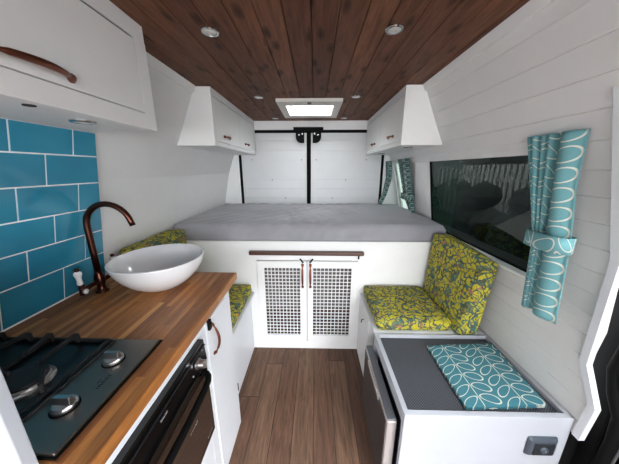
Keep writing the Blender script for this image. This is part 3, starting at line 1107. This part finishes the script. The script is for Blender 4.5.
g = 'recessed ceiling spotlights'
spot((-0.396, 1.047, CZ), 'recessed ceiling spotlight at left, nearest the large overhead cabinet', g)
spot((0.29, 1.047, CZ), 'recessed ceiling spotlight at right, nearest the camera on that side', g)
spot((-0.405, 1.888, CZ), 'small ceiling spotlight left of the roof vent, near side', g)
spot((0.288, 1.888, CZ), 'small ceiling spotlight right of the roof vent, near side', g)
spot((-0.405, 2.62, CZ), 'small ceiling spotlight at the far left corner of the roof', g)
spot((0.288, 2.62, CZ), 'small ceiling spotlight at the far right corner of the roof', g)
spot((-0.725, 0.79, 1.5945), 'chrome downlight under the large overhead cabinet above the tiles', 'downlights under the cabinets')
spot((0.66, 1.80, 1.5995), 'chrome downlight under the right rear locker near its front', 'downlights under the cabinets')
spot((0.66, 2.5, 1.5995), 'chrome downlight under the right rear locker towards the rear doors', 'downlights under the cabinets')

# rear lockers
def locker(side, fx, label):
    t = thing('overhead_locker', label, 'locker', (fx + side * 0.1, 2.2, 1.6), 'rear overhead lockers')
    y0, y1, z0, z1 = 1.65, 2.76, 1.60, 1.948
    bm = NB()
    hexa(bm, [(fx + side * 0.015, y0, z0), (fx + side * 0.015, y1, z0), (fx + side * 0.015, y1, z1), (fx + side * 0.015, y0, z1)],
         [(wx(z0, side), y0, z0), (wx(z0, side), y1, z0), (wx(z1, side), y1, z1), (wx(z1, side), y0, z1)])
    obj('carcass', bm, W_PAINT, t)
    bm = NB()
    f0, f1 = sorted((fx, fx + side * 0.015))
    dz0, dz1 = 1.63, 1.905
    box(bm, f0, f1, y0, y1, z0, dz0)
    box(bm, f0, f1, y0, y1, dz1, z1)
    box(bm, f0, f1, y0, y0 + 0.03, dz0, dz1)
    box(bm, f0, f1, y1 - 0.03, y1, dz0, dz1)
    box(bm, f0, f1, 2.195, 2.215, dz0, dz1)
    obj('face_frame', bm, W_PAINT, t, bevel=0.0015)
    g0, g1 = sorted((fx + side * 0.014, fx + side * 0.0165))
    obj('painted_shadow_gap', B(g0, g1, y0 + 0.03, y1 - 0.03, dz0, dz1), W_GAP, t)
    for (a, b_, hy) in ((y0 + 0.033, 2.192, 1.88), (2.218, y1 - 0.033, 2.41)):
        d = obj('door', B(f0, f1, a, b_, dz0 + 0.003, dz1 - 0.006), W_PAINT, t, bevel=0.002)
        bow_handle(d, (fx, hy - 0.055, 1.675), (fx, hy + 0.055, 1.675), (-side, 0, 0), 0.02, 0.006)
    return t

locker(-1, -0.657, 'white overhead locker with two copper handles above the left side of the bed')
locker(1, 0.556, 'white overhead locker with two copper handles above the right side of the bed')

# ------------------------------------------------------------------ bed platform
BY = 1.677
bp = thing('bed_platform', 'white raised bed platform with two lattice-fronted cupboard doors', 'bed base', (-0.06, 2.2, 0.0))
obj('top_board', B(-1.08, 0.99, BY - 0.006, 2.78, 0.893, 0.935), W_PAINT, bp, bevel=0.002)
bm = NB()
ox0, ox1, oz0, oz1 = -0.437, 0.327, 0.066, 0.785
box(bm, -1.08, ox0, BY, BY + 0.02, 0.0, 0.893)
box(bm, ox1, 0.99, BY, BY + 0.02, 0.0, 0.893)
box(bm, ox0, ox1, BY, BY + 0.02, oz1, 0.893)
box(bm, ox0, ox1, BY, BY + 0.02, 0.0, oz0)
obj('front_panel', bm, W_PAINT, bp)
bm = frame_y(NB(), ox0 - 0.004, ox1 + 0.004, BY + 0.0045, BY + 0.0065, oz0 - 0.004, oz1 + 0.004, 0.012, 0.012)
box(bm, -0.0585, -0.0535, BY + 0.0045, BY + 0.0065, oz0, oz1)
obj('painted_shadow_gap', bm, W_GAP, bp)
bm = NB()
box(bm, ox0 - 0.25, ox0 - 0.23, BY + 0.02, 2.75, 0.0, 0.89)
box(bm, ox1 + 0.23, ox1 + 0.25, BY + 0.02, 2.75, 0.0, 0.89)
box(bm, ox0 - 0.25, ox1 + 0.25, 2.70, 2.72, 0.0, 0.89)
obj('locker_sides', bm, W_PAINT, bp)
# the two doors
mx0 = {0: (-0.384, -0.108), 1: (-0.012, 0.283)}
for i, (a, b_) in enumerate(((-0.434, -0.058), (-0.054, 0.324))):
    m0, m1 = mx0[i]
    mz0, mz1 = 0.138, 0.728
    bm = NB()
    box(bm, a, m0, BY - 0.018, BY + 0.004, 0.069, 0.782)
    box(bm, m1, b_, BY - 0.018, BY + 0.004, 0.069, 0.782)
    box(bm, m0, m1, BY - 0.018, BY + 0.004, 0.069, mz0)
    box(bm, m0, m1, BY - 0.018, BY + 0.004, mz1, 0.782)
    d = obj('cupboard_door', bm, W_PAINT, bp, bevel=0.0012)
    bm = NB()
    nc, nr = 10, 20
    for k in range(nc + 1):
        xx = m0 + (m1 - m0) * k / nc
        box(bm, xx - 0.003, xx + 0.003, BY - 0.008, BY - 0.004, mz0 - 0.004, mz1 + 0.004)
    for k in range(nr + 1):
        zz = mz0 + (mz1 - mz0) * k / nr
        box(bm, m0 - 0.004, m1 + 0.004, BY - 0.0085, BY - 0.0045, zz - 0.003, zz + 0.003)
    obj('lattice', bm, W_PAINT, d)
    hx = -0.089 if i == 0 else -0.030
    bow_handle(d, (hx, BY - 0.018, 0.757), (hx, BY - 0.018, 0.575), (0, -1, 0), 0.028, 0.0062)
    s = -1 if i == 0 else 1
    bm = NB()
    xx = hx - s * 0.004
    hexa(bm, [(xx - 0.006, BY - 0.03, 0.775), (xx + 0.006, BY - 0.03, 0.775), (xx + 0.006, BY - 0.019, 0.775), (xx - 0.006, BY - 0.019, 0.775)],
         [(xx - 0.006 + s * 0.022, BY - 0.03, 0.806), (xx + 0.006 + s * 0.022, BY - 0.03, 0.806), (xx + 0.006 + s * 0.022, BY - 0.019, 0.806), (xx - 0.006 + s * 0.022, BY - 0.019, 0.806)])
    obj('catch', bm, BLACK, d, bevel=0.001)
o = obj('table_rail', B(-0.484, 0.362, BY - 0.042, BY - 0.001, 0.836, 0.864), WALNUT, bevel=0.008, seg=3)
tag(o, 'long dark walnut rail across the bed platform above the lattice doors', 'rail')
bm = NB()
tube(bm, [(0.326, BY - 0.02, 0.838), (0.326, BY - 0.02, 0.806)], 0.006, 8)
obj('hook', bm, BLACK, o)
# dim things inside the locker
for (a, b_, c, d, h, lab) in ((-0.52, -0.085, 2.0, 2.5, 0.66, 'grey storage box behind the left lattice door'), (-0.03, 0.44, 2.0, 2.5, 0.66, 'grey storage box behind the right lattice door')):
    t = thing('storage_box', lab, 'box', ((a + b_) / 2, 2.2, 0.0), 'boxes in the under-bed cupboard')
    obj('tub', B(a, b_, c, d, 0.17, h - 0.04), DIM_BOX, t, bevel=0.01)
    obj('lid', B(a - 0.008, b_ + 0.008, c - 0.008, d + 0.008, h - 0.04, h), DIM_BOX, t, bevel=0.006)
    obj('base', B(a, b_, c, d, 0.0, 0.17), WALNUT, t, bevel=0.01)

# mattress with draped cover
def mattress():
    bm = NB()
    x0, x1, y0, y1, z0, z1 = -1.045, 0.945, BY + 0.004, 2.765, 0.936, 1.062
    nx, ny = 150, 90
    r = 0.03
    from mathutils import noise as N
    top = {}
    def hgt(x, y):
        # creases fanning from the front left and a sagging, rumpled surface
        a = (x + 0.75) * 0.80 + (y - 1.7) * -0.75
        f = math.exp(-((x + 0.45) / 0.5) ** 2)
        h = 0.011 * f * math.sin(a * 48 + 3 * N.noise(Vector((x * 3, y * 3, 0)))) * max(0, N.noise(Vector((x * 2.1, y * 2.3, 5))) + 0.55)
        b_ = (x - 0.05) * 0.95 + (y - 1.7) * 0.3
        h += 0.010 * math.exp(-((x - 0.05) / 0.35) ** 2) * math.sin(b_ * 62 + 4 * N.noise(Vector((x * 2, y * 4, 9)))) * max(0, N.noise(Vector((x * 3, y * 2, 2))) + 0.4)
        h += 0.007 * N.noise(Vector((x * 3.2, y * 3.2, 1)))
        h += 0.004 * N.noise(Vector((x * 9, y * 5, 3)))
        return h
    for i in range(nx + 1):
        for j in range(ny + 1):
            x = x0 + (x1 - x0) * i / nx
            y = y0 + (y1 - y0) * j / ny
            e = min(x - x0, x1 - x, y - y0, y1 - y)
            z = z1 + hgt(x, y)
            if e < r:
                z -= r - math.sqrt(max(0, r * r - (r - e) ** 2))
            top[i, j] = bm.verts.new((x, y, z))
    for i in range(nx):
        for j in range(ny):
            bm.faces.new([top[i, j], top[i + 1, j], top[i + 1, j + 1], top[i, j + 1]])
    loop = [(i, 0) for i in range(nx + 1)] + [(nx, j) for j in range(1, ny + 1)] + [(i, ny) for i in range(nx - 1, -1, -1)] + [(0, j) for j in range(ny - 1, 0, -1)]
    prev = [top[k] for k in loop]
    steps = 8
    zt_ = [v.co.z for v in prev]
    for s in range(1, steps + 1):
        cur = []
        for k, vv in zip(loop, prev):
            base = top[k].co
            f = s / steps
            zz = base.z + (z0 - base.z) * f
            off = 0.006 * math.sin(f * PI) * (1 + N.noise(Vector((base.x * 7, base.y * 7, f * 1.5)))) if 0 < f < 1 else 0
            off += 0.008 * math.sin((base.x + f * 0.06) * 60 + 5 * N.noise(Vector((base.x * 3, 0, 0)))) * math.sin(f * PI) * max(0, N.noise(Vector((base.x * 2, 7, 0))) + 0.5)
            dx = -off if k[0] == 0 else (off if k[0] == nx else 0)
            dy = -off if k[1] == 0 else 0
            cur.append(bm.verts.new((base.x + (0 if k[0] == 0 or k[0] == nx else 0), base.y + dy, zz)))
        L_ = len(loop)
        for q in range(L_):
            bm.faces.new([prev[q], prev[(q + 1) % L_], cur[(q + 1) % L_], cur[q]])
        prev = cur
    bm.faces.new(prev)
    return bm
o = obj('mattress', mattress(), SHEET, smooth=True)
tag(o, 'wide mattress in a creased pale grey sheet on the bed platform', 'mattress')

# ------------------------------------------------------------------ benches
BZ = 0.52
def cushion(name, x0, x1, y0, y1, z0, z1, label, group, lean=0.0, r=0.025, twist=0.0, kind='seat'):
    """soft upholstered block with rounded edges; lean shifts the top sideways"""
    from mathutils import noise as N
    bm = NB()
    box(bm, x0, x1, y0, y1, z0, z1)
    bmesh.ops.subdivide_edges(bm, edges=bm.edges, cuts=14, use_grid_fill=True)
    cx_, cy_, cz_ = (x0 + x1) / 2, (y0 + y1) / 2, (z0 + z1) / 2
    hx_, hy_, hz_ = (x1 - x0) / 2, (y1 - y0) / 2, (z1 - z0) / 2
    for v_ in bm.verts:
        p = Vector((v_.co.x - cx_, v_.co.y - cy_, v_.co.z - cz_))
        q = Vector((max(-hx_ + r, min(hx_ - r, p.x)), max(-hy_ + r, min(hy_ - r, p.y)), max(-hz_ + r, min(hz_ - r, p.z))))
        d = p - q
        if d.length > 1e-6:
            p = q + d.normalized() * r
        a = (1 - min(1, abs(p.x) / hx_) ** 2) if hx_ > hz_ else 1
        b_ = 1 - min(1, abs(p.y) / hy_) ** 2
        if kind == 'seat' and p.z > 0:
            p.z += 0.008 * a * b_
        if kind == 'back':
            p.x += (-1 if (x0 + x1) > 0 else 1) * 0.012 * b_ * (1 - min(1, abs(p.z) / hz_) ** 2)
            rel = (p.x + hx_) / (2 * hx_)
            p.x += lean * (p.z + hz_)
            if twist:
                nearness = (hy_ - p.y) / (2 * hy_) * (p.z + hz_) / (2 * hz_)
                p.x += twist * nearness * (1.0 - 0.75 * max(0.0, min(1.0, rel)))
                p.z -= 0.03 * nearness * max(0, p.x / hx_)
        p += Vector((0, 0, 1)) * 0.0015 * N.noise(Vector((p.x * 20, p.y * 20, p.z * 20)))
        v_.co = Vector((cx_, cy_, cz_)) + p
    o = obj(name, bm, YELLOW, smooth=True)
    tag(o, label, 'cushion', group)
    return o

# right bench
rb = thing('bench_seat', 'white bench box under the yellow cushions on the right', 'bench', (0.65, 1.45, 0.0), 'white bench boxes')
obj('box_body', B(0.356, 0.985, 1.36, BY - 0.002, 0.0, 0.50), W_PAINT, rb)
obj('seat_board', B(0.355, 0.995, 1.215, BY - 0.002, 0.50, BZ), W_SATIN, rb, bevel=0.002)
obj('hook', tube(NB(), [(0.356, 1.50, 0.405), (0.343, 1.50, 0.405), (0.340, 1.50, 0.395), (0.340, 1.50, 0.38)], 0.003, 6), BLACK, rb)
cushion('seat_cushion', 0.372, 0.81, 1.218, BY - 0.012, BZ + 0.001, 0.597, 'yellow patterned seat cushion lying on the right bench', 'yellow seat cushions')
cushion('backrest_cushion', 0.812, 0.938, 1.185, BY - 0.03, BZ + 0.001, 1.012, 'yellow patterned backrest cushion leaning under the dark window', 'yellow backrest cushions', lean=0.04, twist=0.08, r=0.022, kind='back')

# left bench
lb = thing('bench_seat', 'white bench box on the left between kitchen cabinet and bed', 'bench', (-0.75, 1.4, 0.0), 'white bench boxes')
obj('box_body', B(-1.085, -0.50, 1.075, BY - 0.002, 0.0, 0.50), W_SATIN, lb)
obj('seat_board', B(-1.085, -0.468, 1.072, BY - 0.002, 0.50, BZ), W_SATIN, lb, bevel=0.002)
obj('latch', B(-0.50, -0.490, 1.222, 1.235, 0.05, 0.105), BLACK, lb, bevel=0.002)
cushion('seat_cushion', -0.96, -0.479, 1.09, BY - 0.012, BZ + 0.001, 0.597, 'yellow patterned seat cushion on the left bench below the worktop end', 'yellow seat cushions')
cushion('backrest_cushion', -1.055, -0.93, 1.186, BY - 0.02, BZ + 0.08, 1.032, 'yellow patterned backrest cushion against the left wall behind the basin', 'yellow backrest cushions', lean=-0.02, r=0.022, kind='back')

# ------------------------------------------------------------------ appliance cabinet (right, near)
ac = thing('appliance_cabinet', 'low white cabinet with a recessed matted top at the right front', 'cabinet', (0.68, 0.97, 0.0))
ax0, ax1, ay0, ay1 = 0.357, 1.008, 0.725, 1.212
bm = NB()
box(bm, ax0, ax1, ay0, ay0 + 0.02, 0.0, BZ)
box(bm, ax1 - 0.02, ax1, ay0 + 0.02, ay1, 0.0, BZ)
box(bm, ax0, ax1 - 0.02, ay1 - 0.02, ay1, 0.0, BZ)
box(bm, ax0, ax0 + 0.02, ay0 + 0.02, ay1 - 0.02, 0.46, BZ)
box(bm, ax0, ax0 + 0.02, ay0 + 0.02, ay1 - 0.02, 0.0, 0.04)
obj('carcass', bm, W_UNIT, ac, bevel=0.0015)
obj('top_board', B(ax0 + 0.02, ax1 - 0.02, ay0 + 0.02, ay1 - 0.02, 0.478, 0.492), W_PAINT, ac)
o = obj('rubber_mat', B(ax0 + 0.021, ax1 - 0.021, ay0 + 0.021, ay1 - 0.021, 0.493, 0.500), MAT)
tag(o, 'black ribbed rubber mat lining the recessed top of the low white cabinet', 'mat')

# fridge
fg = thing('fridge', 'grey compact fridge facing the aisle from the low white cabinet', 'fridge', (0.5, 1.0, 0.0))
obj('fridge_body', B(0.382, 0.80, 0.75, 1.18, 0.045, 0.44), GREYPL2, fg)
bm = NB()
fd = obj('fridge_door', B(0.312, 0.354, 0.775, 1.225, 0.012, 0.418), FRIDGE_EDGE, fg, bevel=0.006)
obj('door_top', B(0.314, 0.352, 0.782, 1.218, 0.418, 0.4215), FRIDGE_TOP, fd, bevel=0.001)
obj('door_face', B(0.3095, 0.3125, 0.79, 1.215, 0.02, 0.40), FRIDGE_FACE, fd, bevel=0.001)
obj('handle_lip', B(0.304, 0.3115, 0.90, 1.12, 0.385, 0.410), FRIDGE_EDGE, fd, bevel=0.002)

# socket on the cabinet's front
sk = thing('power_socket', 'dark grey square power socket on the low white cabinet front', 'socket', (0.905, 0.725, 0.38))
bm = NB()
sx0, sx1, sz0, sz1 = 0.845, 0.968, 0.333, 0.432
hexa(bm, [(sx0, 0.7245, sz0), (sx1, 0.7245, sz0), (sx1, 0.7245, sz1), (sx0, 0.7245, sz1)],
     [(sx0 + 0.012, 0.708, sz0 + 0.012), (sx1 - 0.012, 0.708, sz0 + 0.012), (sx1 - 0.012, 0.708, sz1 - 0.012), (sx0 + 0.012, 0.708, sz1 - 0.012)])
obj('frame', bm, GREYPL, sk, bevel=0.008, seg=3)
obj('insert', B(0.868, 0.945, 0.704, 0.712, 0.352, 0.412), GREYPL2, sk, bevel=0.003)
obj('centre_button', lathe(NB(), [(0.013, -0.006), (0.016, 0.0)], (0.905, 0.704, 0.382), 18, 'Y'), GREYPL, sk)
obj('pin', lathe(NB(), [(0.003, -0.003), (0.004, 0.0)], (0.908, 0.698, 0.384), 10, 'Y'), CHROME, sk)

# folded cloth
def uv_set(o, fn):
    me = o.data
    uv = me.uv_layers.new(name='UVMap')
    for l in me.loops:
        uv.data[l.index].uv = fn(me.vertices[l.vertex_index].co)
bm = NB()
c4 = [(0.618, 1.112), (0.985, 1.138), (0.955, 0.782), (0.618, 0.762)]
from mathutils import noise as N
nx, ny = 30, 30
def cpt(u, v):
    a = Vector(c4[3]).lerp(Vector(c4[2]), u)
    b_ = Vector(c4[0]).lerp(Vector(c4[1]), u)
    return a.lerp(b_, v)
for layer in range(3):
    gtop = {}
    zb0 = 0.5005 + layer * 0.0068
    for i in range(nx + 1):
        for j in range(ny + 1):
            p = cpt(i / nx, j / ny)
            ins = 0.002 * layer * (1 if layer else 0)
            px = p.x + (0.004 * N.noise(Vector((p.y * 9, layer, 0))) if i in (0, nx) else 0)
            py = p.y + (0.004 * N.noise(Vector((p.x * 9, layer, 3))) if j in (0, ny) else 0)
            e = min(i, nx - i, j, ny - j)
            dz = -0.0025 if e == 0 else 0
            wv_ = 0.0012 * N.noise(Vector((px * 8, py * 8, 0)))
            gtop[i, j] = (bm.verts.new((px, py, zb0 + 0.0062 + dz + wv_)), bm.verts.new((px, py, zb0 + (0.0015 if e == 0 else 0) + wv_)))
    for i in range(nx):
        for j in range(ny):
            for k in (0, 1):
                bm.faces.new([gtop[i, j][k], gtop[i + 1, j][k], gtop[i + 1, j + 1][k], gtop[i, j + 1][k]])
    for i in range(nx):
        for j in (0, ny):
            bm.faces.new([gtop[i, j][0], gtop[i + 1, j][0], gtop[i + 1, j][1], gtop[i, j][1]])
    for j in range(ny):
        for i in (0, nx):
            bm.faces.new([gtop[i, j][0], gtop[i, j + 1][0], gtop[i, j + 1][1], gtop[i, j][1]])
o = obj('folded_cloth', bm, LEAF2, smooth=False)
uv_set(o, lambda c: (c.x - 0.618 + 0.01, -(c.y)))
tag(o, 'folded teal cloth with white leaf pattern lying on the black mat', 'cloth')

# ------------------------------------------------------------------ curtains
def curtain(name, label, rows_, zrange, pleats, xoff, flap, mat, tie=None, amp=0.016, group='teal leaf-pattern curtains', side_y=None, uscale=1.0):
    """rows_(z)-> (y_far, y_mid, y_near, x_base) ; pleats zigzag far..mid, flat flap mid..near"""
    t = thing(name, label, 'curtain', (xoff, rows_(zrange[0])[0], zrange[0]), group)
    bm = NB()
    uvl = bm.loops.layers.uv.new('UVMap')
    nz = 40
    npl = pleats * 8
    nf = 12 if flap else 0
    W_ = 0.30
    grid = []
    for k in range(nz + 1):
        z = zrange[0] + (zrange[1] - zrange[0]) * k / nz
        yf, ym, yn, xb = rows_(z)
        row = []
        for i in range(npl + 1):
            s = i / npl
            y = yf + (ym - yf) * s
            xx = xb + amp * math.cos(2 * PI * pleats * s) * (0.75 + 0.25 * math.sin(9 * s + z * 3))
            row.append((Vector((xx, y, z)), s * 0.36 * uscale + 0.09))
        for i in range(1, nf + 1):
            s = i / nf
            y = ym + (yn - ym) * s
            xx = xb + amp - 0.030 * math.sin(PI * min(1, s * 1.1)) - 0.012 * s
            row.append((Vector((xx, y, z)), (0.36 + s * 0.09) * uscale + 0.09))
        grid.append([(bm.verts.new(p), u, z) for p, u in row])
    for k in range(nz):
        for i in range(len(grid[0]) - 1):
            q = [grid[k][i], grid[k][i + 1], grid[k + 1][i + 1], grid[k + 1][i]]
            f = bm.faces.new([a[0] for a in q])
            for l, a in zip(f.loops, q):
                l[uvl].uv = (a[1], a[2])
    c = obj('drape', bm, mat, t, smooth=True)
    md = c.modifiers.new('thick', 'SOLIDIFY')
    md.thickness = 0.003
    if tie:
        zt_, h_ = tie
        yf, ym, yn, xb = rows_(zt_)
        bm = NB()
        uvl = bm.loops.layers.uv.new('UVMap')
        ring = []
        cy_, ry = (yf + yn) / 2, abs(yf - yn) / 2 + 0.012
        for i in range(33):
            a = 2 * PI * i / 32
            ring.append((xb - 0.008 + 0.040 * math.copysign(abs(math.cos(a)) ** 0.7, math.cos(a)), cy_ + ry * math.copysign(abs(math.sin(a)) ** 0.8, math.sin(a)), i * 0.018))
        vs = [[(bm.verts.new((x, y, zt_ - h_ / 2 + h_ * q)), u, q * h_) for x, y, u in ring] for q in (0, 0.5, 1)]
        for q in range(2):
            for i in range(32):
                r_ = [vs[q][i], vs[q][i + 1], vs[q + 1][i + 1], vs[q + 1][i]]
                f = bm.faces.new([a[0] for a in r_])
                for l, a in zip(f.loops, r_):
                    l[uvl].uv = (a[1], a[2] + 0.02)
        tb = obj('tieback', bm, mat, t, smooth=True)
        md = tb.modifiers.new('thick', 'SOLIDIFY')
        md.thickness = 0.004
    return t

def lerp_rows(keys):
    def f(z):
        ks = sorted(keys)
        if z <= ks[0][0]:
            return ks[0][1:]
        for a, b_ in zip(ks, ks[1:]):
            if z <= b_[0]:
                t = (z - a[0]) / (b_[0] - a[0])
                t = t * t * (3 - 2 * t) if False else t
                return tuple(p + (q - p) * t for p, q in zip(a[1:], b_[1:]))
        return ks[-1][1:]
    return f

XCU = 0.86
near_rows = lerp_rows([(0.89, 0.925, 0.895, 0.790, 0.895), (1.19, 0.925, 0.89, 0.792, 0.868), (1.40, 0.970, 0.89, 0.805, 0.845), (1.565, 1.005, 0.885, 0.792, 0.825)])
curtain('curtain', 'teal leaf-pattern curtain held by a tieback at the near end of the main window', near_rows, (0.89, 1.568), 4, XCU, True, LEAF, tie=(1.195, 0.058), amp=0.018)
fr_rows = lerp_rows([(1.07, 2.335, 2.28, 2.25, 0.91), (1.22, 2.37, 2.33, 2.27, 0.885), (1.50, 2.50, 2.43, 2.36, 0.83)])
curtain('curtain', 'dark teal curtain between the main window and the rear side window', lerp_rows([(1.07, 2.28, 2.20, 2.12, 0.90), (1.22, 2.40, 2.28, 2.17, 0.875), (1.54, 2.45, 2.28, 2.15, 0.81)]),
        (1.07, 1.54), 3, 0.88, True, LEAF3, tie=(1.20, 0.05), amp=0.012)
curtain('curtain', 'dark teal curtain curving down in the far right corner beside the rear doors', lerp_rows([(1.07, 2.755, 2.72, 2.62, 0.735), (1.18, 2.755, 2.69, 2.59, 0.772), (1.35, 2.755, 2.66, 2.55, 0.80), (1.53, 2.755, 2.65, 2.55, 0.785)]),
        (1.07, 1.53), 3, 0.78, True, LEAF3, amp=0.010)
# curtain wires
for (p, q, lab) in (((0.845, 0.80, 1.568), (0.845, 2.20, 1.568), 'thin white curtain wire above the main window'),):
    t = thing('curtain_wire', lab, 'curtain wire', p)
    obj('wire', tube(NB(), [p, q], 0.0022, 6), W_SATIN, t)
    for yy in (0.80, 2.20):
        obj('eyelet', tube(NB(), [(0.845, yy, 1.568), (wx(1.568) + 0.002, yy, 1.568)], 0.003, 6), CHROME, t)

# ------------------------------------------------------------------ outside
struct('ground', B(-8, 10, -8, 10, -0.55, -0.50), ASPHALT)
fn = thing('picket_fence', 'pale picket fence seen faintly through the dark window', 'fence', (4.5, 4.0, -0.5))
for i in range(40):
    y = 2.4 + i * 0.17
    obj('picket', B(4.5, 4.53, y, y + 0.09, -0.5, 1.56), FENCE, fn)
for zz in (0.2, 1.15):
    obj('rail', B(4.53, 4.57, 2.3, 9.2, zz, zz + 0.08), FENCE, fn)
GREEN = plain('green_painted_steel', srgb(50, 100, 78), 0.5)
gt = thing('green_railing', 'green metal railing seen through the far end of the dark window', 'railing', (2.2, 4.2, -0.5))
for i in range(6):
    obj('bar', tube(NB(), [(2.2, 3.82 + i * 0.13, -0.5), (2.2, 3.82 + i * 0.13, 1.6)], 0.022, 8), GREEN, gt)
for zz in (0.3, 1.45):
    obj('rail', B(2.18, 2.22, 3.75, 4.55, zz, zz + 0.05), GREEN, gt)
tl = thing('tree_line', 'tall dark evergreen trees far beyond the fence outside the window', 'trees', (8.0, 6.0, -0.5))
tb = NB()
for i in range(120):
    lathe(tb, [(0.02, -1.2), (0.8, -0.8), (1.0, 0.0), (0.7, 0.8), (0.02, 1.3)], (8.0 + random.random() * 1.2, 2.5 + random.random() * 19, 0.5 + random.random() * 6.0), 9)
obj('foliage', tb, HEDGE, tl)
obj('trunk', tube(NB(), [(8.5, 6.0, -0.5), (8.5, 6.0, 3.0)], 0.2, 8), WALNUT, tl)
hd = NB()
for i in range(60):
    a = random.random() * 7.4
    lathe(hd, [(0.02, -0.3), (0.28, -0.18), (0.36, 0.0), (0.28, 0.2), (0.02, 0.32)], (3.55 + random.random() * 0.3, 2.6 + a * 0.85, -0.2 + random.random() * 1.1), 8)
o = obj('hedge', hd, HEDGE)
tag(o, 'dark green hedge in front of the pale fence outside the window', 'hedge')
